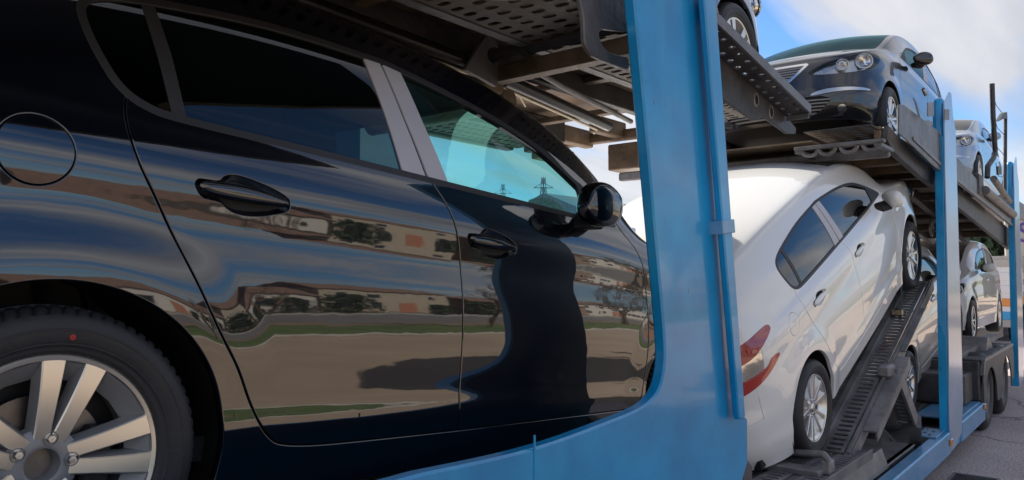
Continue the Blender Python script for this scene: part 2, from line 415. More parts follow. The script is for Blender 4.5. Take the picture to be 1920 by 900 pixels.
def recalc(tm):
    P = tm.P; T = tm.T; n = np.zeros_like(P); fn = np.cross(P[T[:, 1]]-P[T[:, 0]], P[T[:, 2]]-P[T[:, 0]])
    for k in range(3): np.add.at(n, T[:, k], fn)
    n /= np.linalg.norm(n, axis=1, keepdims=True)+1e-12; A = tm.A.copy(); A[:, 3:6] = n; return TM(A, T)
def subdiv(tm):
    T = tm.T; E = np.sort(np.concatenate([T[:, [0, 1]], T[:, [1, 2]], T[:, [2, 0]]]), 1); U, inv = np.unique(E, axis=0, return_inverse=True); inv = inv.ravel()+len(tm.A); n = len(T)
    a, b, c = inv[:n], inv[n:2*n], inv[2*n:]; A = np.concatenate([tm.A, (tm.A[U[:, 0]]+tm.A[U[:, 1]])/2])
    return TM(A, np.concatenate([np.stack([T[:, 0], a, c], 1), np.stack([T[:, 1], b, a], 1), np.stack([T[:, 2], c, b], 1), np.stack([a, b, c], 1)]))
def rimmed(tm, depth=.010, bev=.0022):
    """give a panel real edges: a small rounded lip, then a return going inwards"""
    A, T = tm.A, tm.T
    if len(T) == 0: return A[:, :3], T, A[:, 3:6]
    E = np.concatenate([T[:, [0, 1]], T[:, [1, 2]], T[:, [2, 0]]]); key = np.sort(E, 1)
    _, first, cnt = np.unique(key, axis=0, return_index=True, return_counts=True)
    B = E[first[cnt == 1]]                       # directed boundary edges, panel on their left
    P, N = A[:, :3], A[:, 3:6]; fwd = P[B[:, 1]]-P[B[:, 0]]; fwd /= np.linalg.norm(fwd, axis=1, keepdims=True)+1e-12
    o = np.cross(fwd, N[B[:, 0]]); out_ = np.zeros_like(P)
    np.add.at(out_, B[:, 0], o); np.add.at(out_, B[:, 1], o); out_ /= np.linalg.norm(out_, axis=1, keepdims=True)+1e-12
    bv = np.unique(B); m = np.full(len(P), -1); m[bv] = np.arange(len(bv)); nb = len(bv); n0 = len(P)
    P1 = P[bv]+out_[bv]*bev*.7-N[bv]*bev*.4; P2 = P[bv]+out_[bv]*bev-N[bv]*bev*1.3; P3 = P2-N[bv]*depth
    nm = lambda a: a/(np.linalg.norm(a, axis=1, keepdims=True)+1e-12)
    N1 = nm(N[bv]+out_[bv]); N2 = nm(out_[bv]+.15*N[bv]); N3 = out_[bv]
    V = np.concatenate([P, P1, P2, P3]); NN = np.concatenate([N, N1, N2, N3]); a, b = m[B[:, 0]], m[B[:, 1]]
    tri = [T]
    lv = [B, np.stack([a+n0, b+n0], 1), np.stack([a+n0+nb, b+n0+nb], 1), np.stack([a+n0+2*nb, b+n0+2*nb], 1)]
    for k in range(3):
        p, q = lv[k], lv[k+1]
        tri += [np.stack([p[:, 1], p[:, 0], q[:, 0]], 1), np.stack([p[:, 1], q[:, 0], q[:, 1]], 1)]
    return V, np.concatenate(tri), NN
def panel(name, tm, m, parent=None, depth=.010, bev=.0022, rim=True):
    if rim: V, T, N = rimmed(tm, depth, bev)
    else: V, T, N = tm.P, tm.T, tm.A[:, 3:6]
    return mesh(name, V, np.ascontiguousarray(T), m, parent, N=N)
def expand(tm, d):
    return shift(tm, d)
# ======================================================================== the car (one model, several copies)
DLO = smooth_poly([(0.03,1.20),(0.075,1.142),(0.14,1.108),(0.24,1.098),(.55,1.098),(.94,1.098),(1.15,1.098),(1.60,1.098),(2.0,1.10),(2.17,1.102),(2.19,1.122),(2.05,1.20),(1.88,1.285),
                   (1.66,1.37),(1.34,1.43),(.94,1.468),(.80,1.468),(.46,1.448),(.16,1.40),(.03,1.365),(-.012,1.325),(-.005,1.27)], 4)
G_R = smooth_poly([(.094,1.14),(0.092,1.105),(0.092,1.082),(0.099,1.035),(0.123,0.970),(0.169,0.894),(0.220,0.808),(0.280,0.707),(0.338,0.607),(0.396,0.519),(0.436,0.444),(0.473,0.382),(0.508,0.344),(0.553,0.322),(0.673,0.311),(.94,.309)], 4, False)
G_B = smooth_poly([(1.205,0.309),(1.203,0.393),(1.193,0.559),(1.182,0.732),(1.166,0.870),(1.135,0.970),(1.095,1.044),(1.046,1.109)], 4, False)
G_F = smooth_poly([(2.30,.316),(2.365,0.335),(2.405,0.424),(2.426,0.615),(2.427,0.807),(2.360,0.994),(2.241,1.100),(2.15,1.17)], 4, False)
P_RDOOR = G_R+G_B+[(.95,1.25),(.2,1.25)]
P_FDOOR = [(1.0,1.2)]+G_B[::-1]+G_F+[(1.9,1.25)]
TRIM1 = [(0.785,1.50),(0.849,1.50),(0.937,1.300),(1.038,1.095),(0.936,1.095),(0.869,1.281)]
TRIM2 = [(0.859,1.50),(0.931,1.50),(1.028,1.300),(1.142,1.095),(1.051,1.095),(0.950,1.293)]
DIV = [(0.118,1.42),(0.147,1.42),(0.197,1.260),(0.240,1.09),(0.209,1.09),(0.166,1.251)]
CUP1 = smooth_poly([(0.249,0.950),(0.254,0.965),(0.268,0.969),(0.311,0.971),(0.320,0.984),(0.346,0.994),(0.384,0.993),(0.439,0.983),(0.480,0.971),(0.509,0.957),(0.514,0.941),(0.507,0.921),(0.467,0.907),(0.428,0.897),(0.383,0.893),(0.350,0.897),(0.329,0.908),(0.317,0.917),(0.298,0.918),(0.270,0.921),(0.256,0.937)], 3)
BAR1 = smooth_poly([(0.261,0.955),(0.275,0.962),(0.311,0.966),(0.378,0.967),(0.440,0.961),(0.494,0.951),(0.504,0.943),(0.500,0.934),(0.450,0.929),(0.395,0.927),(0.313,0.928),(0.279,0.932),(0.265,0.942)], 3)
CUP2 = [(x+.945, z-.014) for x, z in CUP1]; BAR2 = [(x+.945, z-.014) for x, z in BAR1]
def circ(cx, cz, r, n=40): return [(cx+r*math.cos(2*math.pi*i/n), cz+r*math.sin(2*math.pi*i/n)) for i in range(n)]
def stz(pl): return [(a*.2, b) for a, b in pl]
HEAD = smooth_poly(stz([(17.45,.885),(18.2,.895),(19.2,.862),(20.2,.815),(21.0,.76),(21.45,.69),(20.8,.665),(19.8,.67),(19.0,.69),(18.2,.735),(17.6,.81)]), 4)
GRILLE = stz([(24.2,.80),(21.55,.80),(21.45,.785),(21.85,.70),(22.25,.625),(22.4,.615),(24.2,.61)])
INTAKE = stz([(24.2,.45),(20.9,.45),(20.5,.42),(21.0,.30),(21.5,.27),(24.2,.265)])
DRL = smooth_poly(stz([(21.3,.460),(20.4,.485),(19.2,.500),(18.6,.506),(18.6,.522),(19.6,.528),(20.6,.520),(21.2,.49)]), 3)
TAIL_T = smooth_poly(stz([(1.6,1.03),(3.2,1.055),(4.3,1.075),(5.1,1.095),(5.6,1.095),(5.65,1.06),(5.0,1.01),(4.4,.975),(3.2,.945),(1.6,.93)]), 3)
TAIL_M = stz([(1.6,.93),(3.2,.945),(4.4,.975),(4.95,1.005),(4.9,.875),(3.2,.85),(1.6,.845)])
TAIL_B = smooth_poly(stz([(1.6,.845),(3.2,.85),(4.9,.875),(5.3,.91),(5.75,.90),(5.4,.855),(4.5,.805),(3.2,.765),(1.6,.755)]), 3)
def cut(tm, g, gap=.0):
    a, _ = split(tm, g+gap/2)
    if gap == 0: return a, _
    _, b = split(tm, g-gap/2)
    return a, b
def side_g(tm, poly): return np.maximum(sdf(tm.A[:, 0], tm.A[:, 2], poly), .5-abs(tm.A[:, 1]))
def st_g(tm, poly): return sdf(tm.A[:, 6]*.2, tm.A[:, 2], poly)
def sides(tm):
    """right (y<0) and left half"""
    y = tm.A[:, 1]; return split(tm, y)
def build_car_template(root):
    body = car_grid()
    A = body.A
    g = np.full(len(A), 1.)
    for cx in (0, WB): g = np.minimum(g, np.where(abs(A[:, 1]) > .5, np.hypot(A[:, 0]-cx, A[:, 2]-.325)-.382, 1.))
    _, body = split(body, g)
    shell = body
    # windows
    dlo, body = cut(body, side_g(body, DLO)); _, shell = cut(shell, side_g(shell, DLO)+.02)
    g_ws = lambda t: np.maximum.reduce([(11.15-t.A[:, 6])*.34, (t.A[:, 6]-14.8)*.22, (2.06-t.A[:, 7])*.6])
    g_rw = lambda t: np.maximum.reduce([(t.A[:, 6]-4.1)*.15, (1.04-t.A[:, 7])*.38, (t.A[:, 7]-1.88)*.38])
    ws, body = cut(body, g_ws(body), .006); rw, body = cut(body, g_rw(body), .006)
    _, shell = cut(shell, g_ws(shell)+.03); _, shell = cut(shell, g_rw(shell)+.03); _, shell = cut(shell, st_g(shell, HEAD)+.01)
    panel('interior_lining', recalc(shift(shell, -.022)), M_shell, root, rim=False)
    # side windows: seal ring, satin pillar trims, divider, panes
    for tm in sides(dlo):
        side = tm
        gg = sdf(side.A[:, 0], side.A[:, 2], DLO)
        ring, inner = split(side, -(gg+.017))
        panel('window_seal', shift(ring, .001), M_seal, root, .012, .002)
        t1, inner = cut(inner, sdf(inner.A[:, 0], inner.A[:, 2], TRIM1), .004); t2, inner = cut(inner, sdf(inner.A[:, 0], inner.A[:, 2], TRIM2), .004)
        panel('pillar_trim', shift(t1, .000), M_satin, root, .012, .002); panel('pillar_trim', t2, M_satin, root, .012, .002)
        d1, inner = cut(inner, sdf(inner.A[:, 0], inner.A[:, 2], DIV)); panel('window_divider', shift(d1, -.002), M_seal, root, .008, .002)
        sail, inner = cut(inner, np.maximum(1.965+ (inner.A[:, 2]-1.10)*-.30-inner.A[:, 0], inner.A[:, 0]*0-1)); panel('mirror_sail', sail, M_dark, root, .01)
        # 1.0 splits rear and front panes
        rear, front = split(inner, inner.A[:, 0]-(1.045-(inner.A[:, 2]-1.1)*.5))
        q, rear = split(rear, rear.A[:, 0]-(.225-(rear.A[:, 2]-1.1)*.33))
        panel('side_window', shift(q, -.005), M_privacy, root, rim=False); panel('side_window', shift(rear, -.005), M_privacy, root, rim=False)
        panel('side_window', shift(front, -.005), M_teal, root, rim=False)
    panel('windscreen', shift(ws, -.002), M_teal, root, rim=False); panel('rear_window', shift(rw, -.002), M_privacy, root, rim=False)
    ws_in, _ = split(ws, -(g_ws(ws)+.035)); panel('windscreen_border', shift(ws_in, -.006), M_dark, root, rim=False)
    # lamps and grilles, cut in station/height space
    def region(poly, gap=.006):
        nonlocal body
        a, body = cut(body, st_g(body, poly), gap); return a
    hd = region(HEAD)
    for s in sides(hd):
        h = panel('headlight', recalc(shift(s, -.045)), M_dkbez, root, .0, rim=False)
        panel('lens', shift(s, .001), M_clear, h, rim=False)
        # dark bezel round the two bowls
        sg = -1 if s.A[:, 1].mean() < 0 else 1
        for (sx_, z, r) in ((18.75, .795, .070), (20.0, .755, .052)):
            k_ = np.argmin((s.A[:, 6]-sx_)**2*.04+(s.A[:, 2]-z)**2); nn_ = Vector(s.A[k_, 3:6]); nn_ = (nn_+Vector((1.2, 0, .1))).normalized(); pc_ = Vector(s.A[k_, :3])-nn_*.034
            b = MB(); b.lathe([(r, .03), (r*1.0, .022), (r*.86, -.002), (r*.5, -.02), (.001, -.028)], 20, 'x')
            o = b.build('reflector_bowl', M_reflect, h); o.location = pc_; o.rotation_euler = nn_.to_track_quat('X', 'Z').to_euler()
            b = MB(); b.lathe([(r*1.12, .02), (r*1.12, .034), (r*.98, .036), (r*.98, .02)], 20, 'x'); o = b.build('bowl_ring', M_dkbez, h); o.location = pc_; o.rotation_euler = nn_.to_track_quat('X', 'Z').to_euler()
    gr = region(GRILLE, .002); gg = st_g(gr, GRILLE); fr, inn = split(gr, -(gg+.020))
    gp = panel('grille', shift(inn, -.03), M_dark, root, rim=False); panel('grille_surround', shift(fr, .006), M_chrome, gp, .03, .003)
    for k in range(6):
        z = .628+k*.027; a = np.maximum(z-inn.A[:, 2], inn.A[:, 2]-z-.010); b, _ = split(inn, a); panel('slat', shift(b, -.008), M_pocket, gp, .014, .002)
    it = region(INTAKE, .002); ip = panel('lower_intake', shift(it, -.03), M_dark, root, rim=False)
    for k in range(5):
        z = .285+k*.032; a = np.maximum(z-it.A[:, 2], it.A[:, 2]-z-.009); b, _ = split(it, a); panel('slat', shift(b, -.008), M_pocket, ip, .014, .002)
    dr = region(DRL, .003)
    for s in sides(dr): panel('daytime_light', shift(s, .003), M_bright, root)
    fg = region(circ(20.05*.2, .325, .042, 24), .004)
    for s in sides(fg): f = panel('fog_lamp', shift(s, -.012), M_reflect, root, rim=False); panel('lens', s, M_clear, f, rim=False)
    # tail lamps
    for poly, m in ((TAIL_T, M_red), (TAIL_M, M_reflect), (TAIL_B, M_redlit)):
        t = region(poly, .003)
        for s in sides(t):
            o = panel('tail_light', shift(s, .003 if m != M_reflect else -.004), m, root)
            if m == M_reflect: panel('lens', shift(s, .002), M_clear, o, rim=False)
    # doors with their handle cups
    for poly, cup, bar, nm in ((P_RDOOR, CUP1, BAR1, 'rear_door'), (P_FDOOR, CUP2, BAR2, 'front_door')):
        d, body = cut(body, side_g(body, poly), .0095)
        for s in sides(d):
            cp, s2 = cut(s, sdf(s.A[:, 0], s.A[:, 2], cup))
            do = panel(nm, s2, M_black, root, .014, .0028)
            cp = subdiv(cp); dd = -sdf(cp.A[:, 0], cp.A[:, 2], cup); dep = np.clip(dd/.03, 0, 1); dep = .030*(1-(1-dep)**2)
            panel('handle_recess', recalc(shift(cp, -dep)), M_black, do, rim=False)
            base = s.A[:, :].copy(); hb, _ = cut(s, sdf(s.A[:, 0], s.A[:, 2], bar))
            hb = subdiv(hb); db = -sdf(hb.A[:, 0], hb.A[:, 2], bar); bul = .016*np.sqrt(np.clip(1-(1-np.clip(db/.02, 0, 1))**2, 0, 1))
            panel('door_handle', recalc(shift(hb, .002+bul)), M_black, do, .016, .001)
    fc, body = cut(body, side_g(body, circ(-.085, .965, .074)), .007)
    r_, l_ = sides(fc)
    panel('fuel_flap', r_, M_black, root, .008, .0015)
    if len(l_.T): panel('side_panel', l_, M_black, root, .008, .0015)
    hood, body = cut(body, np.maximum.reduce([(15.2-body.A[:, 6])*.22, (1.10-body.A[:, 7])*.25]), .006)
    panel('bonnet', hood, M_black, root, .014, .003)
    tg, body = cut(body, np.maximum.reduce([(body.A[:, 6]-4.35)*.15, .60-body.A[:, 2], (body.A[:, 7]-2.03)*.3]), .006)
    panel('tailgate', tg, M_black, root, .014, .003)
    fb, body = cut(body, np.maximum.reduce([2.96-body.A[:, 0]+(body.A[:, 2]-.6)*.25, body.A[:, 2]-.70]), .004); panel('front_bumper', fb, M_black, root, .012, .002)
    rb, body = cut(body, np.maximum.reduce([body.A[:, 0]+.36+(body.A[:, 2]-.6)*.6, body.A[:, 2]-.735]), .004); panel('rear_bumper', rb, M_black, root, .012, .002)
    panel('body', body, M_black, root, .020, .004)
    # underside, wheel housings
    u = MB(); u.prism([(-.86, .30), (-.5, .22), (.36, .20), (.36, .30), (2.42, .30), (2.42, .20), (3.2, .20), (3.5, .26), (3.4, .5), (-.8, .5)], 1, -.62, .62); u.build('underbody', M_dark, root)
    for cx in (0, WB):
        for s in (-1, 1):
            l = MB(); pr = []
            n = 28; V = []; F = []
            for j in range(n+1):
                a = math.pi*(j/n)*1.16-.25
                for y in (.868, .50): V.append((cx+.395*math.cos(a), s*y, .325+.395*math.sin(a)))
            for j in range(n): F.append((2*j, 2*j+1, 2*j+3, 2*j+2))
            F.append(tuple(2*j+1 for j in range(n+1))); l.add(V, F); l.build('wheel_housing', M_dark, root)
    # mirrors (folded)
    for s in (-1, 1):
        V = []; F = []; nu_, nv_ = 26, 16
        for i in range(nu_):
            a = 2*math.pi*i/nu_
            for j in range(nv_+1):
                b = -math.pi/2+math.pi*j/nv_
                sp_ = lambda t, e: math.copysign(abs(t)**e, t)
                x = sp_(math.cos(b), .75)*sp_(math.cos(a), .8); y = sp_(math.cos(b), .75)*sp_(math.sin(a), .8); z = sp_(math.sin(b), .8)
                x2 = .125*x; z2 = .088*z*(1-.25*max(0, x))+.01; y2 = .062*y*(1-.2*x)
                V.append((1.885+x2+.02*z, s*(.968+y2), 1.135+z2-.10*x2))
        for i in range(nu_):
            for j in range(nv_): F.append((i*(nv_+1)+j, ((i+1) % nu_)*(nv_+1)+j, ((i+1) % nu_)*(nv_+1)+j+1, i*(nv_+1)+j+1))
        if s > 0: F = [f[::-1] for f in F]
        mo = mesh('door_mirror', V, F, M_black, root, smooth=180); mo['side'] = s
        b = MB(); b.prism(rpoly([(1.84, 1.05), (1.96, 1.06), (1.99, 1.11), (1.93, 1.14), (1.86, 1.10)], .02), 1, s*.82, s*.935, .008); b.build('mirror_foot', M_dark, mo)
        continue
        b = MB(); b.prism(rpoly([(1.80, 1.125), (1.96, 1.107), (1.97, 1.112), (1.96, 1.118), (1.80, 1.137)], .003), 1, s*1.0, s*1.0285, .002); b.build('mirror_band', M_dark, mo)
    # cabin
    cab = MB()
    cab.box((-.7, -.78, .28), (2.4, .78, .34)); cab.build('cabin_floor', M_shell, root)
    d = MB(); d.prism(rpoly([(1.80, .98), (1.86, 1.06), (2.1, 1.10), (2.55, 1.085), (2.55, .5), (1.95, .5), (1.85, .8)], .05), 1, -.74, .74, .02); d.build('dashboard', M_shell, root)
    sw = MB(); sw.tube([(1.62+.09*math.sin(a)*.5, .37+.185*math.cos(a), 1.00+.185*math.sin(a)) for a in [2*math.pi*i/28 for i in range(28)]], .014, 8, closed=True)
    sw.beam((1.63, .20, 1.0), (1.63, .54, 1.0), .02, .05); sw.build('steering_wheel', M_dark, root)
    for (x, y) in ((1.05, -.37), (1.05, .37), (.18, -.38), (.18, .38), (.18, 0)):
        if x > 1:
            s = MB(); s.prism(rpoly([(x, .45), (x+.52, .48), (x+.54, .60), (x+.02, .60)], .05), 1, y-.24, y+.24, .03)
            s.prism(rpoly([(x-.08, .52), (x+.06, .52), (x-.08, 1.16), (x-.17, 1.20), (x-.22, 1.14)], .04), 1, y-.24, y+.24, .05)
            s.prism(rpoly([(x-.13, 1.21), (x-.08, 1.22), (x-.11, 1.38), (x-.19, 1.38), (x-.20, 1.24)], .03), 1, y-.12, y+.12, .03); s.build('front_seat', M_seat, root, smooth=50)
        else:
            s = MB(); s.prism(rpoly([(x, .45), (x+.48, .48), (x+.50, .60), (x+.02, .60)], .05), 1, y-.18, y+.18, .03)
            s.prism(rpoly([(x-.08, .52), (x+.06, .52), (x-.08, 1.08), (x-.17, 1.12), (x-.20, 1.06)], .04), 1, y-.18, y+.18, .04)
            s.prism(rpoly([(x-.13, 1.10), (x-.08, 1.10), (x-.11, 1.24), (x-.17, 1.24), (x-.18, 1.12)], .03), 1, y-.10, y+.10, .03); s.build('rear_seat', M_seat, root, smooth=50)
    b = MB(); b.box((1.72, -.10, 1.40), (1.75, .10, 1.46), .01); b.build('rear_view_mirror', M_dark, root)
    b = MB(); b.box((2.22, .30, 1.105), (2.42, .58, 1.112)); b.build('paper_sheet', M_paper, root)
# ------------------------------------------------------------------------ wheels (outer face towards -y)
def tyre_mesh(hi):
    n = 288 if hi else 64
    half = [(.222, -.085), (.230, -.098), (.236, -.101), (.240, -.1015), (.246, -.1045), (.2468, -.1062), (.2490, -.1064), (.250, -.1050), (.262, -.110), (.276, -.1112), (.2768, -.1122), (.2795, -.1122), (.2805, -.1108), (.290, -.1085), (.297, -.106), (.308, -.098), (.314, -.089), (.3205, -.078), (.324, -.064)]
    tread = [(.3255, -.052), (.3265, -.036), (.3185, -.034), (.3185, -.026), (.3270, -.024), (.3272, 0.0)]
    prof = half+tread+[(r, -t) for r, t in tread[::-1][1:]]+[(r, -t) for r, t in half[::-1]]
    V = []; F = []; k = len(prof)
    for j in range(n):
        a = 2*math.pi*j/n
        for i, (r, t) in enumerate(prof):
            if hi and (j % 4 == 0):
                if (16 <= i <= 20) or (k-21 <= i <= k-17): r -= .007
            tw = (a+.10*(t/.1)) if hi else a
            V.append((r*math.sin(tw), t, r*math.cos(tw)))
    for j in range(n):
        a = j*k; b = ((j+1) % n)*k
        for i in range(k-1): F.append((a+i, a+i+1, b+i+1, b+i))
    return mesh('tyre', V, F, M_rubber, smooth=40, link=False)
def rim_mesh(style):
    b = MB(); n = 72 if style == 'twin' else 48
    b.m = 0
    b.lathe([(.2235, -.080), (.2262, -.0925), (.2225, -.0955), (.2145, -.0930), (.2130, -.0890)], n)       # lip
    b.m = 1
    b.lathe([(.2130, -.0890), (.1990, -.070), (.190, -.055), (.186, -.02), (.186, .09)], n)           # well
    if style == 'twin':
        prs, da, w0, w1, base_r = 5, (17.5, 11.5), .029, .043, .206
    else:
        prs, da, w0, w1, base_r = 5, (15., 15.), .020, .030, .206
    a0 = 10. if style == 'twin' else 0.
    for k in range(prs):
        ac = R(a0+72*k)
        for s in (-1, 1):
            ai, ao = ac+s*R(da[0]), ac+s*R(da[1]); pin = np.array([math.sin(ai), math.cos(ai)])*.052; po = np.array([math.sin(ao), math.cos(ao)])*.2145
            m = 8; L = []; dirv = (po-pin)/np.linalg.norm(po-pin); nrm = np.array([dirv[1], -dirv[0]])
            for i in range(m+1):
                t = i/m; c = pin+(po-pin)*t; wd = w0+(w1-w0)*t**1.6; dp = -.074-.018*math.sin(t*math.pi/2) if style == 'twin' else -.078-.012*t
                L.append((c, wd, dp))
            V = []
            for c, wd, dp in L:
                fl = .009
                for o_, dd in ((-wd/2-fl, .034), (-wd/2-.0015, .003), (-wd/2+.001, 0), (wd/2-.001, 0), (wd/2+.0015, .003), (wd/2+fl, .034)):
                    p = c+nrm*o_; V.append((p[0], dp+dd, p[1]))
            for row, mm in ((0, 1), (1, 0), (2, 0), (3, 0), (4, 1)):
                b.m = mm; b.add(V, [(i*6+row, (i+1)*6+row, (i+1)*6+row+1, i*6+row+1)[::-1] for i in range(m)])
            # triangular web outboard of the spoke, grey
        if style == 'twin':
            # pocket between the two spokes: floor with a slot
            b.m = 1
            def pp(a, r, t): return (math.sin(ac+R(a))*r, t, math.cos(ac+R(a))*r)
            V = [pp(-9, .213, -.088), pp(9, .213, -.088), pp(4.5, .178, -.055), pp(-4.5, .178, -.055), pp(-9, .08, -.045), pp(9, .08, -.045), pp(-3.0, .172, -.050), pp(3.0, .172, -.050), pp(-2.5, .11, -.045), pp(2.5, .11, -.045)]
            b.add(V, [(0, 1, 2, 3), (3, 2, 7, 6), (0, 3, 6, 8, 4), (1, 5, 9, 7, 2), (4, 8, 9, 5)])
            # web between pairs
            V = [pp(36-17, .213, -.089), pp(36+17, .213, -.089), pp(36+17, .176, -.052), pp(36-17, .176, -.052), pp(36, .176, -.050), pp(36, .213, -.089)]
            b.add(V, [(0, 5, 4, 3), (5, 1, 2, 4)])
    b.m = 1 if style == 'twin' else 0
    b.lathe([(.078, -.045), (.074, -.066), (.060, -.073), (.040, -.076), (.034, -.074), (.031, -.062), (.030, -.03)], 40)
    b.m = 2
    b.lathe([(.030, -.035), (.001, -.034)], 24)
    for k in range(5):
        a = R(a0+72*k); cx, cz = math.sin(a)*.054, math.cos(a)*.054
        b.m = 2; b.lathe([(.0135, -.0775), (.0125, -.070), (.001, -.069)], 16, 'y', (cx, 0, cz))
        b.m = 3; b.lathe([(.0088, -.066), (.0088, -.0835), (.0075, -.0855), (.001, -.0857)], 6, 'y', (cx, 0, cz))
        b.m = 1; b.lathe([(.0150, -.074), (.0145, -.0790), (.0128, -.0780)], 16, 'y', (cx, 0, cz))
    b.m = 3 if style == 'twin' else 0
    if style != 'twin': b.m = 0; b.lathe([(.032, -.076), (.025, -.086), (.001, -.088)], 24)
    mats = [M_machined, M_pocket, M_dark, M_nut] if style == 'twin' else [M_bright, M_bright, M_dark, M_nut]
    return b.build('rim', mats, link=False)
def brake_mesh():
    b = MB(); b.m = 0; b.lathe([(.001, -.040), (.07, -.040), (.072, -.030), (.072, -.022), (.138, -.022), (.138, -.005), (.001, -.004)], 40)
    b.m = 1; b.lathe([(.185, .015), (.001, .016)], 40)
    b.m = 1; b.box((.085, -.052, -.06), (.150, .01, .07), .01); return b.build('brake_disc', [M_steel, M_dark], link=False)
_wm = {}
def add_wheels(root, style, hi, spin=0.):
    for kx, cx in enumerate((0, WB)):
        for s in (-1, 1):
            we = empty('wheel', (cx, s*.790, .325), root); we.rotation_euler = (0, R(spin+37*kx), 0) if s < 0 else (0, R(spin), math.pi)
            for nm, fn in (('tyre', lambda: tyre_mesh(hi)), ('rim', lambda: rim_mesh(style)), ('brake_disc', brake_mesh)):
                key = (nm, style if nm == 'rim' else '', hi if nm == 'tyre' else 0)
                if key not in _wm: _wm[key] = fn()
                o = bpy.data.objects.new(nm, _wm[key]); C.objects.link(o); o.parent = we
def copy_tree(o, parent=None):
    c = o.copy(); C.objects.link(c); c.parent = parent
    for ch in list(o.children):
        d = copy_tree(ch, c)
    return c
def repaint(root, mp):
    for ch in root.children_recursive:
        if ch.type != 'MESH': continue
        for i, sl_ in enumerate(ch.material_slots):
            m = ch.data.materials[i]
            if m in mp: sl_.link = 'OBJECT'; sl_.material = mp[m]
def pose_car(root, x, y, z, pitch, yaw=0., back=False, roll=0.):
    """x,y,z: middle of the rear axle on the deck; pitch nose-up; back = facing -X"""
    h = R(yaw)+(math.pi if back else 0)
    root.rotation_euler = (0, 0, 0); root.rotation_mode = 'XYZ'
    m = Matrix.Rotation(h, 4, 'Z') @ Matrix.Rotation(-R(pitch), 4, 'Y') @ Matrix.Rotation(R(roll), 4, 'X')
    root.matrix_world = Matrix.Translation((x, y, z)) @ m
black = empty('car'); build_car_template(black)
tag(black, 'glossy black car with light satin window pillars, nearest on the lower deck', 'car', 'new cars loaded on the transporter')
kids = list(black.children)
def unfold(root):
    for ch in root.children:
        if ch.name.startswith('door_mirror'):
            s = -1 if ch['side'] < 0 else 1; pv = Matrix.Translation((1.97, s*.93, 0)); ch.matrix_local = pv @ Matrix.Rotation(-s*R(52), 4, 'Z') @ Matrix.Scale(.8, 4) @ Matrix.Translation((0, 0, .27)) @ pv.inverted()
def new_car(label, mp):
    c = black.copy(); C.objects.link(c)
    for k in kids: copy_tree(k, c)
    unfold(c)
    c['label'] = label; repaint(c, mp); return c
dk = {M_teal: M_darkwin, M_privacy: M_darkwin}
white = new_car('white hatchback nose up on the ramp behind the blue post, red tail lamp showing', {M_black: M_white, **dk})
blue = new_car('car on the upper deck at the top, only its front wheel and wing in view', {M_black: M_bluecar, **dk})
grey = new_car('dark grey car on the upper deck facing the camera, chrome grille and clear headlight', {M_black: M_grey, M_privacy: M_darkwin, M_teal: glassmat('screen_glass', (.12, .26, .30), refl=(.30, .52, .58), ior=1.45)})
low = new_car('pearl coloured car on the low slope beyond the white one, half hidden by the ramp', {M_black: M_pearl, **dk})
silver = new_car('silver white car facing back, above the trailer wheels right of the second post', {M_black: M_silver, **dk})
far = new_car('pale blue grey car at the far end of the upper deck beside the dark poles', {M_black: paint('pale_blue_paint', (.30, .38, .48), .5), **dk})
for c_, st_, hi_, sp_ in ((black, 'twin', True, 0), (white, 'slim', False, 8), (blue, 'twin', True, 0), (grey, 'slim', False, 20), (low, 'slim', False, 3), (silver, 'slim', False, 31), (far, 'slim', False, 0)):
    add_wheels(c_, st_, hi_, sp_)
pose_car(black, .573, 2.60, 1.087, -4.7)
w1 = at(1529, 765, 1, 1.67); w2 = at(1708, 483, 1, 1.60)
yw = math.degrees(math.atan2(w2[1]-w1[1], w2[0]-w1[0])); pt = math.degrees(math.atan2(w2[2]-w1[2], w2[0]-w1[0]))
def place(car, wc, pitch, yaw, side, front=False, back=False):
    """put the chosen visible wheel's outer centre at wc; side -1 right wheel, +1 left wheel"""
    pose_car(car, 0, 0, 0, pitch, yaw, back)
    lp = Vector((WB if front else 0, side*.885, .325)); off = car.matrix_world @ lp
    car.matrix_world = Matrix.Translation(Vector([float(v) for v in wc])-off) @ car.matrix_world
place(white, w1, pt, yw, -1)
for ch in white.children:
    if not ch.name.startswith('wheel') or 'housing' in ch.name: ch.matrix_basis = Matrix.Translation((0, 0, -.008)) @ Matrix.Diagonal((1, 1, 1.02, 1)) @ ch.matrix_basis
place(blue, at(1384, 101, 1, 1.87), 0., 0, -1, front=True)
place(grey, at(1673, 224, 1, 1.80), 2.0, 0, 1, front=True, back=True)
place(low, at(1706, 716, 1, 1.82), 10., 0, -1)
place(silver, at(1825, 602, 1, 1.90), 0., 0, 1, front=True, back=True)
place(far, at(1837, 326, 1, 1.95), 4., 0, 1, front=True, back=True)
b = MB(); b.lathe([(.0062, -.1115), (.001, -.1118)], 14, 'y', (.016, 0, .262)); b.build('paint_dot', M_reddot, [k for k in black.children if k.name.startswith('wheel') and 'housing' not in k.name][0], smooth=None)
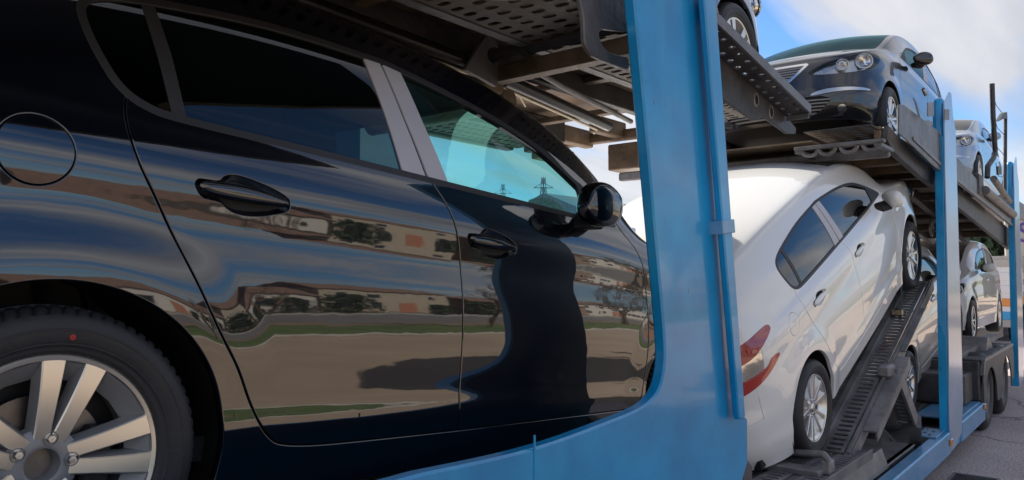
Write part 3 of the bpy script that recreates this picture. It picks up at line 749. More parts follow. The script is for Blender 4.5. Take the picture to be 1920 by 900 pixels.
# ======================================================================== ground
def asphalt_mat():
    m = mat('asphalt', (.40, .335, .325), .85, col2=(.54, .46, .445), vscale=.7, bump=.6, bscale=60)
    t = m.node_tree; b = t.nodes['Principled BSDF']; tc = [n for n in t.nodes if n.type == 'TEX_COORD'][0]; src = b.inputs['Base Color'].links[0].from_socket
    def N(k): return t.nodes.new(k)
    nz = N('ShaderNodeTexNoise'); nz.inputs['Scale'].default_value = 3; nz.inputs['Detail'].default_value = 5; t.links.new(tc.outputs['Object'], nz.inputs[0])
    mxv = N('ShaderNodeMix'); mxv.data_type = 'VECTOR'; mxv.inputs[0].default_value = .25; t.links.new(tc.outputs['Object'], mxv.inputs[4]); t.links.new(nz.outputs[1], mxv.inputs[5])
    v = N('ShaderNodeTexVoronoi'); v.feature = 'DISTANCE_TO_EDGE'; v.inputs['Scale'].default_value = .55; t.links.new(mxv.outputs[1], v.inputs[0])
    r = N('ShaderNodeValToRGB'); r.color_ramp.elements[0].color = (.35, .35, .35, 1); r.color_ramp.elements[1].position = .012; t.links.new(v.outputs[0], r.inputs[0])
    sp = N('ShaderNodeTexNoise'); sp.inputs['Scale'].default_value = 45; sp.inputs['Detail'].default_value = 3; t.links.new(tc.outputs['Object'], sp.inputs[0])
    r2 = N('ShaderNodeValToRGB'); r2.color_ramp.elements[0].position = .35; r2.color_ramp.elements[1].position = .65; r2.color_ramp.elements[0].color = (.62, .62, .62, 1); r2.color_ramp.elements[1].color = (1.25, 1.25, 1.25, 1); t.links.new(sp.outputs[0], r2.inputs[0])
    cur = src
    for q in (r, r2):
        mm = N('ShaderNodeMix'); mm.data_type = 'RGBA'; mm.blend_type = 'MULTIPLY'; mm.inputs[0].default_value = 1; t.links.new(cur, mm.inputs[6]); t.links.new(q.outputs[0], mm.inputs[7]); cur = mm.outputs[2]
    t.links.new(cur, b.inputs['Base Color']); return m
M_asph = asphalt_mat()
g = MB(); g.add([(-300, -9.5, 0), (500, -9.5, 0), (500, 300, 0), (-300, 300, 0)], [(0, 1, 2, 3)]); tag(g.build('ground', M_asph, smooth=None), kind='structure')
# ======================================================================== transporter
def worn_paint(name, c1, c2, c3):
    """vehicle enamel: two tones, faded chalky patches and fine vertical streaks"""
    m = mat(name, c1, .34, coat=.5, coatrough=.06, bump=.05, bscale=3.0, col2=c2, vscale=1.1, crough=.10)
    t = m.node_tree; b = t.nodes['Principled BSDF']; tc = [n for n in t.nodes if n.type == 'TEX_COORD'][0]; cur = b.inputs['Base Color'].links[0].from_socket
    for sc, lo, hi, col, amt in (((7, 7, .7), .55, .75, c3, .45), ((2.2, 2.2, 1.3), .52, .72, c3, .5), ((38, 38, 9), .70, .73, (.03, .07, .12), .8), ((14, 14, 14), .76, .78, (.25, .30, .36), .7)):
        mp = t.nodes.new('ShaderNodeMapping'); mp.inputs['Scale'].default_value = sc; t.links.new(tc.outputs['Object'], mp.inputs[0])
        n = t.nodes.new('ShaderNodeTexNoise'); n.inputs['Scale'].default_value = 1; n.inputs['Detail'].default_value = 7; t.links.new(mp.outputs[0], n.inputs[0])
        r = t.nodes.new('ShaderNodeMapRange'); r.inputs[1].default_value = lo; r.inputs[2].default_value = hi; r.inputs[4].default_value = amt; t.links.new(n.outputs[0], r.inputs[0])
        x = t.nodes.new('ShaderNodeMix'); x.data_type = 'RGBA'; t.links.new(r.outputs[0], x.inputs[0]); t.links.new(cur, x.inputs[6]); x.inputs[7].default_value = (*col, 1); cur = x.outputs[2]
    t.links.new(cur, b.inputs['Base Color']); return m
M_tblue = worn_paint('truck_blue_paint', (.0005, .20, .46), (.001, .38, .76), (.02, .36, .62))
M_tblue2 = mat('worn_blue_paint', (.07, .30, .52), .38, coat=.4, coatrough=.15, bump=.12, bscale=5, col2=(.20, .36, .58), vscale=5, crough=.1)
M_dirt = mat('dirty_deck_steel', (.10, .072, .052), .55, .3, bump=.6, bscale=14, col2=(.34, .25, .165), vscale=2.4, crough=.12)
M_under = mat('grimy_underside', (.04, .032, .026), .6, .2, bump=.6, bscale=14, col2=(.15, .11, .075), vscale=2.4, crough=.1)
M_dkst = mat('dark_steel', (.065, .062, .064), .5, .3, bump=.3, bscale=40, vary=.35, vscale=7)
M_gst = mat('grey_steel', (.22, .21, .215), .48, .3, bump=.3, bscale=30, vary=.3, vscale=5)
M_lst = mat('worn_grey_steel', (.17, .165, .165), .45, .35, bump=.25, bscale=30, vary=.28, vscale=6)
M_rod = mat('bare_steel_rod', (.45, .38, .26), .28, 1., bump=.5, bscale=120)
M_hyd = mat('hydraulic_sleeve', (.02, .018, .017), .3, .4)
tr = empty('car_transporter', (0, 0, 0)); tag(tr, 'blue open car transporter with two decks, tall blue side posts and dark slotted ramps', 'car transporter')
# --- near post with its curved foot running into the side beam
y0 = 1.32
left = smooth_poly([(1170, -230), (1190, 0), (1213, 250), (1228, 420), (1238, 530), (1246, 625), (1247, 680), (1238, 725), (1221, 750), (1195, 768), (1140, 791), (1040, 828), (940, 856), (790, 888)], 4, False)
pl = pxpoly(left, y0)
xb, zb_ = pl[-1]
poly = pl+[(-1.6, zb_), (-1.6, .80), (3.10, .62)]+pxpoly([(1391, 960), (1393, 900), (1402, 868), (1402, 785), (1389, 776), (1372, 600), (1363, 513), (1347, 333), (1340, 280), (1318, 0), (1302, -230)], y0)
b = MB(); b.prism(poly, 1, y0, y0+.046, .007); post = b.build('side_post', M_tblue, tr, smooth=28)
# weld seam and patch on the foot
sx = at(1002, 870, 1, y0)[0]
b = MB(); b.beam((sx, y0-.0005, .86), (sx, y0-.0005, zb_+.02), .006, .004, up=(0, 1, 0)); b.build('weld_seam', M_tblue, post)
# thin rail in front of the post
b = MB(); b.prism(pxpoly([(1312, -120), (1334, -120), (1343, 0), (1398, 780), (1396, 787), (1388, 787), (1386, 780), (1321, 0)], 1.27), 1, 1.27, 1.30, .006); rl = b.build('guide_rail', M_tblue, tr)
b = MB(); b.prism(pxpoly([(1353, 414), (1376, 411), (1378, 436), (1355, 439)], 1.265), 1, 1.262, 1.325, .003); b.build('rail_bracket', M_tblue2, rl)
# --- upper deck above the black car
zd = 2.80
def perf(name, o, ex, ey, L, W, nx, ny, sl, sw, th, m, parent, stag=False):
    """sheet with real round-ended slots; ex, ey unit vectors, slots long along ey"""
    o = Vector(o); ex = Vector(ex).normalized(); ey = Vector(ey).normalized(); nz = ex.cross(ey); V = []; F = []
    px_, py_ = L/nx, W/ny
    for i in range(nx):
        for j in range(ny):
            cx = (i+.5)*px_+((px_*.25 if j % 2 else -px_*.25) if stag else 0); cy = (j+.5)*py_; x0, x1 = i*px_, (i+1)*px_; y0_, y1_ = j*py_, (j+1)*py_
            outer = [(x0, y0_), (x1, y0_), (x1, y1_), (x0, y1_)]
            r = sw/2; hl = sl/2-r; hole = []
            for k in range(8):
                a = -math.pi/2*1.5+math.pi/4*k+math.pi/8*0; hx = r*math.cos(a+math.pi/4*0); hy = r*math.sin(a)
                hole.append((cx+hx*1.0, cy+hy+(hl if hy > 0 else -hl)))
            hole = [(cx-r, cy-hl), (cx-r*.6, cy-hl-r*.8), (cx+r*.6, cy-hl-r*.8), (cx+r, cy-hl), (cx+r, cy+hl), (cx+r*.6, cy+hl+r*.8), (cx-r*.6, cy+hl+r*.8), (cx-r, cy+hl)]
            b0 = len(V)
            for t in (0, -th):
                for p in outer+hole: V.append(o+ex*p[0]+ey*p[1]+nz*t)
            q = [(0, 1, 6, 5), (1, 2, 8, 7)]
            top = [(0, 1, 7-1, 5), (1, 2, 8, 7), (2, 3, 11-1, 9), (3, 0, 4, 11), (0, 5, 4), (1, 7, 6), (2, 9, 8), (3, 11, 10)]
            for f in top: F.append(tuple(b0+i_ for i_ in f)); F.append(tuple(b0+12+i_ for i_ in f[::-1]))
            for k in range(8): a_, c_ = 4+k, 4+(k+1) % 8; F.append((b0+a_, b0+c_, b0+12+c_, b0+12+a_))
    # outer rim
    b0 = len(V)
    for t in (0, -th): V += [o+nz*t, o+ex*L+nz*t, o+ex*L+ey*W+nz*t, o+ey*W+nz*t]
    for k in range(4): F.append((b0+k, b0+4+k, b0+4+(k+1) % 4, b0+(k+1) % 4))
    return mesh(name, V, F, m, parent)
da = MB(); dk_ = da
da.box((-1.6, 1.55, 2.835), (4.4, 1.99, 2.843)); od = MB(); od.prism([(-1.6, 2.34), (.5, 2.34), (1.0, 2.44), (1.3, 2.50), (1.6, 2.57), (2.05, 2.71), (2.05, 2.86), (1.95, 3.0), (-1.6, 3.0)], 1, 1.33, 1.36); orl = od.build('added_side_board', M_hyd, tr); od = MB(); od.box((-1.6, 1.318, 2.96), (1.97, 1.329, 3.0), .002); od.box((-1.6, 1.318, 2.88), (2.0, 1.329, 2.90), .002); od.build('added_board_rib', M_dkst, orl)  # added dark board with ribs, hardly in view, darkens reflections in the side windows
da.box((-1.6, 2.02, 2.90), (4.62, 2.32, 2.912)); da.box((-1.6, 2.42, 2.95), (4.62, 3.28, 2.962))
deckA = da.build('deck_plate', M_dirt, tr)
perf('wheel_track', (-1.6, 1.55, 2.80), (1, 0, 0), (0, 1, 0), 6.2, .44, 88, 4, .064, .032, .006, M_under, tr)
perf('wheel_track', (-1.6, 3.30, 2.80), (1, 0, 0), (0, 1, 0), 6.2, .44, 88, 4, .064, .032, .006, M_under, tr)
ef = Vector((.69, 0, -.11)).normalized(); eo = Vector((2.80, 1.31, 2.862))
perf('edge_flange', eo, ef, (0, 1, 0), 1.275, .125, 15, 2, .036, .040, .008, M_dkst, tr, stag=True)
b = MB(); b.beam(eo+Vector((0, -.006, .012)), eo+ef*1.28+Vector((0, -.006, .012)), .010, .045); b.beam(eo+ef*1.278+Vector((0, 0, -.01)), eo+ef*1.278+Vector((0, .12, -.01)), .008, .05); b.build('edge_lip', M_lst, tr)
b = MB()
for y in (1.99, 2.33, 3.27): b.box((-1.6, y, 2.79), (4.60, y+.06, 2.945), .004)
b.box((-1.6, 3.76, 2.78), (4.6, 3.84, 2.95), .01); b.build('deck_beam', M_dkst, tr)
for x in (-.9, .1, 1.0, 1.85, 3.45, 4.2): b = MB(); b.box((x, 1.56, 2.858), (x+.07, 3.74, 2.895), .004); b.build('deck_rib', M_dirt, tr)
# inboard channel with two oval holes
ch = pxpoly([(1240, 15), (1371, 116), (1479, 211), (1483, 228), (1493, 240), (1492, 251), (1476, 251), (1431, 218), (1427, 225), (1410, 225), (1362, 191), (1230, 95)], 1.435)
b = MB(); b.prism(ch, 1, 1.435, 1.45, .003); chn = b.build('deck_channel', M_dkst, tr)
for (hx, hy) in ((1418, 187), (1446, 210)):
    p = at(hx, hy, 1, 1.434); b = MB(); b.lathe([(.020, -.002), (.026, -.004), (.030, .001)], 20, 'y'); b.m = 1; b.lathe([(.024, -.0005), (.001, -.0004)], 20, 'y'); o = b.build('oval_hole', [M_gst, M_hyd], chn); o.location = p; o.scale = (1, 1, 1.25)
# rounded bracket plates
for pts, yy in (([(1070, -90), (1095, 35), (1096, 80), (1110, 104), (1142, 118), (1180, 132), (1180, 108), (1142, 98), (1127, 80), (1123, 62), (1130, 54), (1180, 60), (1180, -90)], 1.50),
                ([(1335, -30), (1357, 60), (1369, 110), (1371, 170), (1366, 190), (1340, 192), (1320, 150), (1315, -30)], 1.50)):
    b = MB(); b.prism(rpoly(pxpoly(pts, yy), .02), 1, yy, yy+.02, .004); b.build('bracket_plate', M_gst, tr)
# hoses, screws, cross bars
def tubes(name, m, parent, *ts, n=12):
    b = MB()
    for pts, r in ts: b.tube(pts, r, n)
    return b.build(name, m, parent, smooth=50)
tubes('hydraulic_tube', M_hyd, tr, ([(.3, 2.16, 2.77), (2.55, 2.30, 2.755)], .032), n=16)
tubes('threaded_rod', M_rod, tr, ([(.3, 2.17, 2.725), (2.58, 2.315, 2.715)], .011))
tubes('hydraulic_tube', M_hyd, tr, ([(2.75, 2.36, 2.76), (4.1, 2.58, 2.75)], .034), n=16)
tubes('threaded_rod', M_rod, tr, ([(2.75, 2.38, 2.725), (4.0, 2.60, 2.715)], .009))
tubes('air_pipe', M_gst, tr, ([(2.8, 2.22, 2.80), (3.2, 2.30, 2.79), (4.2, 2.47, 2.78)], .016))
tubes('air_pipe', M_rod, tr, ([(2.72, 2.38, 2.72), (3.0, 2.42, 2.72), (3.15, 2.50, 2.70)], .004))
b = MB(); b.box((2.62, 1.46, 2.69), (2.70, 2.62, 2.765), .008); b.box((2.58, 2.30, 2.66), (2.74, 2.44, 2.80), .01); xb1 = b.build('cross_bar', M_dirt, tr)
tubes('cylinder_rod', M_dkst, tr, ([(2.58, 1.50, 2.80), (2.58, 2.05, 2.80)], .034), ([(2.58, 2.05, 2.80), (2.58, 2.55, 2.80)], .024), ([(2.58, 1.78, 2.80), (2.58, 1.81, 2.80)], .040), ([(2.58, 2.02, 2.80), (2.58, 2.06, 2.80)], .040), ([(2.58, 2.22, 2.80), (2.58, 2.25, 2.80)], .034), ([(2.56, 2.36, 2.68), (2.56, 2.36, 2.93)], .012), n=14)
b = MB(); b.box((2.50, 2.50, 2.64), (2.60, 2.62, 2.86), .01); b.build('pivot_block', M_gst, tr); b = MB(); b.prism(rpoly([(2.4, 2.7), (2.62, 2.66), (2.62, 2.86), (2.55, 2.9)], .02), 1, 2.24, 2.26); b.build('pivot_bracket', M_gst, tr)
tubes('round_beam', M_dirt, tr, ([(2.85, 2.36, 2.66), (2.85, 3.4, 2.66)], .055), n=20)
b = MB(); b.box((4.95, 2.6, 2.83), (5.03, 3.95, 2.905), .006); b.build('cross_bar', M_dirt, tr)
for n_, a_, c_ in (('joint_box', (4.95, 2.86, 2.60), (5.12, 3.12, 2.80)), ('joint_box', (4.99, 3.60, 2.77), (5.2, 3.9, 2.83)), ('bar_arm', (4.6, 3.28, 2.80), (5.0, 3.36, 2.93)), ('bar_arm', (4.6, 2.98, 2.84), (5.0, 3.06, 2.96))): b = MB(); b.box(a_, c_, .008); b.build(n_, M_dirt, tr)
# --- second upper deck
sk = pxpoly([(1686, 196), (1695, 196), (1757, 243), (1792, 292), (1834, 338), (1903, 410), (1903, 430), (1830, 370), (1794, 343), (1752, 312), (1700, 262), (1686, 250)], 1.36)
b = MB(); b.prism(sk, 1, 1.36, 1.375, .004); skirt = b.build('side_skirt', M_lst, tr)
b = MB(); p_ = pxpoly([(1712, 262), (1792, 338), (1834, 372), (1898, 424), (1898, 420), (1834, 367), (1792, 332), (1712, 256)], 1.355); b.prism(p_, 1, 1.350, 1.358); b.build('skirt_crease', M_gst, skirt)
sb_ = pxpoly([(1668, 236), (1690, 262), (1752, 318), (1830, 376), (1894, 430), (1894, 468), (1830, 415), (1728, 332), (1675, 284), (1664, 262)], 1.45)
b = MB(); b.prism(sb_, 1, 1.45, 1.50, .005); b.build('deck_side_beam', M_dkst, tr)
def dz(x): return 2.80+.02*(x-6.3) if x < 8.6 else 2.846-.115*(x-8.6)
b = MB()
for xa, xc in ((6.35, 8.6), (8.6, 12.8)):
    b.add([(xa, 1.5, dz(xa)), (xc, 1.5, dz(xc)), (xc, 3.9, dz(xc)), (xa, 3.9, dz(xa)), (xa, 1.5, dz(xa)+.012), (xc, 1.5, dz(xc)+.012), (xc, 3.9, dz(xc)+.012), (xa, 3.9, dz(xa)+.012)], [(0, 3, 2, 1), (4, 5, 6, 7), (0, 1, 5, 4), (2, 3, 7, 6)])
b.build('deck_plate', M_dirt, tr)
for k in range(9):
    x = 6.9+k*.68; b = MB(); b.box((x, 1.5, dz(x)-.09), (x+.09, 3.9, dz(x)-.003), .008); b.build('deck_rib', M_under, tr)
b = MB()
for y in (1.9, 2.35, 3.1, 3.6):
    for xa, xc in ((6.4, 8.6), (8.6, 12.8)): b.beam((xa, y, dz(xa)-.06), (xc, y, dz(xc)-.06), .07, .10)
b.build('deck_beam', M_dkst, tr)
b = MB(); b.box((6.38, 1.46, 2.72), (6.46, 3.9, 2.80), .01); b.build('rear_cross_bar', M_lst, tr)
b = MB(); b.box((5.98, 1.40, 2.775), (6.06, 2.05, 2.80), .003)
for y in (1.52, 1.68, 1.84, 1.97): b.tube([(6.02, y+.06*math.cos(a)-.03, 2.775-.05*math.sin(a)) for a in [math.pi*i/8 for i in range(9)]], .016, 8)
b.box((6.0, 1.42, 2.75), (6.38, 1.47, 2.775)); b.box((6.0, 2.0, 2.75), (6.38, 2.05, 2.775)); b.build('scalloped_step', M_lst, tr)
perf('wheel_track', (6.06, 1.5, 2.93), (1, 0, .0), (0, 1, 0), 2.6, .5, 26, 4, .08, .045, .008, M_dkst, tr)
perf('wheel_track', (6.06, 3.3, 2.93), (1, 0, .0), (0, 1, 0), 2.6, .5, 26, 4, .08, .045, .008, M_dkst, tr)
b = MB(); b.box((6.3, 1.5, 2.86), (8.6, 1.54, 2.95)); b.box((6.1, 1.95, 2.85), (8.6, 3.3, 2.862)); b.build('deck_plate', M_dirt, tr)
# cross tube with welded ring and pins under the sloping deck
tubes('cross_tube', M_lst, tr, ([(10.6, 1.5, dz(10.6)-.14), (10.6, 3.2, dz(10.6)-.14)], .03), ([(10.6+.09*math.cos(a), 1.95, dz(10.6)-.24+.09*math.sin(a)) for a in [2*math.pi*i/14 for i in range(15)]], .012))
# jack cylinders at the deck side
for a_, c_, r in (((1846, 357), (1899, 402), .055), ((1863, 335), (1892, 378), .04)):
    p, q = at(*a_, 1, 1.33), at(*c_, 1, 1.33); tubes('jack_cylinder', M_lst, tr, ([tuple(p), tuple(q)], r), n=18)
p = at(1840, 350, 1, 1.34); b = MB(); b.box((p[0]-.15, 1.34, p[2]-.1), (p[0]+.2, 1.5, p[2]+.15), .02); b.build('jack_bracket', M_dkst, tr)
p, q = at(1899, 402, 1, 1.33), at(1903, 406, 1, 1.33); tubes('piston_rod', M_chrome, tr, ([tuple(p), tuple(q)], .025))
# third deck section behind it
b = MB(); b.box((12.9, 1.42, 2.72), (19, 1.48, 2.99), .01); b.box((12.9, 1.48, 2.93), (19, 3.9, 2.95)); b.build('deck_section', M_gst, tr)
# --- post 2 and post 3
M_pale = mat('worn_sheen_blue_paint', (.22, .38, .54), .32, coat=.6, coatrough=.12, bump=.12, bscale=5, col2=(.42, .46, .60), vscale=2.2, crough=.1)  # worn blue, with the pale sheen of the post face mixed into the colour
def post_like(dx, tag_=True):
    out = [(1771, 194), (1777, 180), (1781, 172), (1784, 176), (1787, 217), (1792, 245), (1799, 500), (1806, 750), (1803, 812), (1790, 840), (1784, 847), (1781, 800), (1777, 500), (1772, 300)]
    pp = [(x+dx, z) for x, z in pxpoly(out, y0)]
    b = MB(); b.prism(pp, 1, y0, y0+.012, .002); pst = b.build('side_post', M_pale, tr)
    xs = [p[0] for p in pp]; b = MB(); xa = pxpoly([(1772, 300)], y0)[0][0]+dx+.004; xb_ = pxpoly([(1781, 800)], y0)[0][0]+dx+.004
    b.prism([(xa, 3.08), (xa+.35, 3.08), (xb_+.45, .22), (xb_, .22)], 1, y0+.014, y0+.085, .004); b.build('post_channel', M_tblue, pst)
    b = MB(); b.tube([(xa+.10, y0+.055, 3.0), (xa+.10, y0+.055, 3.38), (xa+.10, y0+.055, 3.43), (xa+.10, y0+.055, 3.45)], [.055, .055, .04, .012], 18); b.build('lift_ram', M_tblue, pst, smooth=60)
    return pst
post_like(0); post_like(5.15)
for (x, z_, w_, h_) in ((1744.5, 205, 11, 26), (1775, 215, 8, 20)):
    b = MB(); b.prism(pxpoly([(x-w_/2, z_-h_/2), (x+w_/2, z_-h_/2), (x+w_/2, z_+h_/2), (x-w_/2, z_+h_/2)], 1.29), 1, 1.285, 1.295); b.build('tag_plate', M_gst, tr)
# --- lower side beams
b = MB(); b.box((3.3, y0, .20), (7.78, y0+.10, .395), .010); b.build('side_beam', M_tblue2, tr)
b = MB(); b.box((8.36, y0, .205), (9.78, y0+.10, .395), .010); b.build('side_beam', M_tblue2, tr)
b = MB(); b.box((7.36, y0+.04, .398), (7.76, y0+.20, .412), .003); b.build('step_plate', M_tblue2, tr)
b = MB(); b.box((8.38, y0+.04, .398), (9.70, y0+.42, .412), .003); b.build('step_plate', M_tblue2, tr)
b = MB(); b.box((7.76, y0+.02, .20), (8.38, y0+.10, .38), .01); b.build('beam_joint', M_tblue, tr)
b = MB()
for x, y in ((7.42, 1.42), (7.5, 1.47), (7.6, 1.42), (7.68, 1.48), (8.6, 1.5), (9.2, 1.5), (9.5, 1.55)): b.lathe([(.014, .412), (.014, .421), (.001, .422)], 8, 'z', (x, y, 0))
b.build('bolt_head', M_gst, tr)
for px_, py_ in ((1783, 829), (1846, 762)):
    p = at(px_, py_, 1, y0-.005); b = MB(); b.box((p[0]-.05, y0-.018, p[2]-.030), (p[0]+.05, y0-.0005, p[2]+.030), .006); b.build('marker_light', M_amber, tr)
# --- floor, tracks and ramps under the white car
sl_ = math.radians(pt); up_ = (math.cos(sl_), 0, math.sin(sl_)); zf = .585
for k, y in enumerate((1.455, 1.655, 1.90, 2.10, 3.05, 3.30)):
    perf('slotted_track', (3.2, y, zf), (1, 0, 0), (0, 1, 0), 2.44, .145, 39, 1, .10, .033, .012, M_gst, tr)
b = MB(); b.box((3.2, 1.435, zf-.05), (5.66, 1.453, zf+.015), .003); b.box((3.2, 1.605, zf-.06), (5.5, 1.65, zf-.008), .003); b.box((3.2, 1.785, zf-.05), (5.5, 1.895, zf-.02), .003); b.box((3.2, 2.05, zf-.05), (5.5, 2.095, zf-.01)); b.build('track_edge', M_lst, tr)
b = MB(); b.box((3.2, 1.45, .30), (9.7, 3.85, .33)); b.box((3.25, 1.44, .33), (6.9, 1.47, .42)); b.build('floor_plate', M_dkst, tr)
b = MB(); b.box((4.6, 1.43, .405), (6.9, 1.85, .42), .003); b.box((5.9, 1.46, .421), (6.0, 1.8, .426)); b.build('cover_plate', M_lst, tr)
b = MB(); b.add([(4.6, 1.43, .40), (6.05, 1.43, .40), (6.05, 1.475, .53), (4.6, 1.475, .53), (4.6, 1.44, .40), (6.05, 1.44, .40), (6.05, 1.485, .53), (4.6, 1.485, .53)], [(0, 1, 2, 3), (7, 6, 5, 4), (0, 3, 7, 4), (1, 5, 6, 2), (3, 2, 6, 7)]); b.build('kick_plate', M_lst, tr)
ox, oz = 5.42, .60
ex = Vector(up_)
def rp(d, y, h=0): return (ox+ex.x*d-ex.z*h, y, oz+ex.z*d+ex.x*h)
for y in (1.560, 1.765, 3.0, 3.26):
    perf('slotted_track', rp(.0, y), ex, (0, 1, 0), 3.0, .15, 50, 1, .11, .030, .012, M_gst, tr)
b = MB()
for y, h, w_ in ((1.535, -.06, .04), (1.732, -.025, .045), (1.935, -.03, .05)): b.beam(rp(-.05, y, h), rp(3.05, y, h), w_, .10)
b.beam(rp(.32, 1.475, -.02), rp(1.45, 1.475, -.02), .105, .014); b.beam(rp(.32, 1.430, -.055), rp(1.45, 1.430, -.055), .012, .08); b.beam(rp(1.55, 1.50, -.02), rp(2.4, 1.50, -.02), .05, .014); b.build('ramp_beam', M_gst, tr)
b = MB(); b.beam(rp(0, 1.53, .004), rp(3.0, 1.53, .004), .018, .016); b.beam(rp(.35, 1.422, -.03), rp(1.4, 1.422, -.03), .005, .012); b.build('ramp_lip', M_gst, tr)
# wheel strap with buckle at the front wheel
p = rp(2.28, 1.64, .02); b = MB(); b.beam((p[0]+.10, 1.66, p[2]+.40), p, .045, .006, up=(0, 1, 0)); b.build('lashing_strap', mat('strap_webbing', (.03, .07, .08), .8), tr)
b = MB(); q = rp(2.20, 1.64, .03); b.box((q[0]-.06, 1.60, q[2]-.03), (q[0]+.06, 1.69, q[2]+.03), .01); b.tube([(q[0], 1.64, q[2]-.02), (q[0]-.03, 1.63, q[2]-.09)], .012, 8); b.build('ratchet_buckle', M_rod, tr)
# wheel stop behind the rear wheel
P1, P2, P3 = at(1478, 848, 0, 4.95), at(1545, 852, 0, 4.85), at(1557, 866, 0, 4.85)
tubes('wheel_stop', M_gst, tr, ([(5.0, 2.15, .66), tuple(P1), tuple(P2), tuple(P2+np.array([-.03, -.03, -.02])), tuple(P3+np.array([0, 0, -.04]))], .022), ([(4.95, 1.86, .68), (4.75, 1.78, .60)], .010), n=12)
b = MB(); b.box((4.72, 1.50, .575), (4.84, 2.3, .62), .008); b.box((4.8, 1.46, .58), (4.9, 1.52, .67), .01); b.build('stop_base', M_gst, tr)
# strut
p, q = at(1683, 700, 1, 1.46), at(1716, 790, 1, 1.46); d_ = Vector(q)-Vector(p); L_ = d_.length
perf('strut_plate', tuple(Vector(p)), d_, (0, 1, 0), L_, .13, 12, 1, .07, .018, .01, M_gst, tr)
b = MB(); b.beam(tuple(Vector(p)+Vector((-.02, -.012, 0))), tuple(Vector(q)+Vector((-.02, -.012, 0))), .02, .11, up=(0, 0, 1)); b.beam(tuple(Vector(p)+Vector((0, .14, 0))), tuple(Vector(q)+Vector((0, .14, 0))), .02, .11); b.beam(tuple(q), (q[0]+.25, q[1]+.05, .33), .09, .12); b.box((p[0]-.14, 1.48, p[2]-.03), (p[0]+.06, 1.58, p[2]+.07), .02); b.build('ramp_strut', M_gst, tr)
c = at(1640, 735, 1, 2.0); b = MB(); b.lathe([(.001, 1.75), (.20, 1.76), (.27, 1.82), (.29, 2.0), (.29, 3.2)], 32, 'y', (c[0], 0, c[2]-.1)); b.build('air_tank', M_lst, tr, smooth=50)
tubes('brake_hose', M_dkst, tr, ([tuple(at(1668, 765, 1, 1.6)), tuple(at(1680, 790, 1, 1.6)), tuple(at(1700, 793, 1, 1.6))], .008))
b = MB()
for k in range(4): b.beam((6.6+.12*k, 1.6, .40), (7.8+.12*k, 1.9+.1*k, .50), .03, .03)
b.build('loading_rod', M_lst, tr)
# low slope with its own tracks
s2 = math.radians(10); e2 = Vector((math.cos(s2), 0, math.sin(s2)))
for y in (1.70, 1.90, 2.10): perf('slotted_track', (7.9, y, .17), e2, (0, 1, 0), 4.3, .14, 64, 1, .10, .032, .012, M_gst, tr)
b = MB()
for y in (1.69, 1.87, 2.07): b.beam((7.9, y, .16), tuple(Vector((7.9, y, .16))+e2*4.3), .03, .05)
b.build('track_edge', M_lst, tr)
# front chassis: fenders, trailer wheels
M_fend = mat('fender_plastic', (.075, .072, .075), .55, bump=.15, bscale=30, vary=.2, vscale=4)
def arc_cut(cx, r, z0, n=10): return [(cx-r*math.cos(math.pi*i/n), z0+r*math.sin(math.pi*i/n)*.9) for i in range(n+1)]
fz = .86
out = [(9.78, fz-.14), (9.88, fz), (12.35, fz), (12.45, fz-.12), (12.45, .40), (12.28, .40)]+[(x, z) for x, z in arc_cut(11.72, .50, .30)][::-1]+[(11.18, .28), (10.88, .28)]+[(x, z) for x, z in arc_cut(10.36, .48, .30)][::-1]+[(9.80, .40)]
b = MB(); b.prism(out, 1, 1.33, 1.345); b.box((9.80, 1.345, fz-.02), (12.40, 2.1, fz-.001), .004); fd = b.build('wheel_fender', M_fend, tr)
b = MB(); b.prism([(9.74, fz-.16), (9.86, fz+.006), (12.36, fz+.006), (12.36, fz-.03), (9.90, fz-.03), (9.78, fz-.18)], 1, 1.320, 1.36, .003); b.build('fender_edge', M_lst, fd)
b = MB(); b.box((9.70, 1.36, .42), (9.79, 2.3, fz-.02), .01); b.box((9.2, 1.42, .42), (9.70, 2.3, .74), .02); b.build('tool_box', M_dkst, tr)
b = MB()
for x in (10.1, 10.6, 11.2, 11.8): b.lathe([(.016, fz+.006), (.014, fz+.016), (.001, fz+.017)], 10, 'z', (x, 1.345, 0))
b.build('bolt_head', M_gst, fd)
b = MB(); b.prism([(10.95, fz), (11.10, fz+.16), (11.2, fz+.16), (11.5, fz+.02), (11.5, fz)], 1, 1.45, 1.75, .004); b.beam((9.7, 1.6, fz+.02), (12.8, 1.6, fz+.06), .12, .06); b.build('chock_plate', M_gst, tr)
for cx in (10.36, 11.72):
    for yy, sg in ((1.37, 1), (3.85, -1)):
        we = empty('trailer_wheel', (cx, yy, .445), tr); 
        if sg < 0: we.rotation_euler = (0, 0, math.pi)
        b = MB(); b.lathe([(.25, .02), (.27, .0), (.36, -.012), (.41, .005), (.435, .03), (.445, .06), (.445, .24), (.43, .28), (.30, .29), (.25, .27)], 56); b.build('tyre', M_rubber, we, smooth=40)
        b = MB(); b.lathe([(.252, .02), (.245, .01), (.235, .03), (.215, .12), (.15, .135), (.13, .05), (.09, .02), (.001, .015)], 40)
        for k in range(8): b.lathe([(.014, .11), (.014, .09), (.001, .088)], 8, 'y', (.18*math.cos(k*.785), 0, .18*math.sin(k*.785)))
        b.build('rim', M_lst, we, smooth=40)
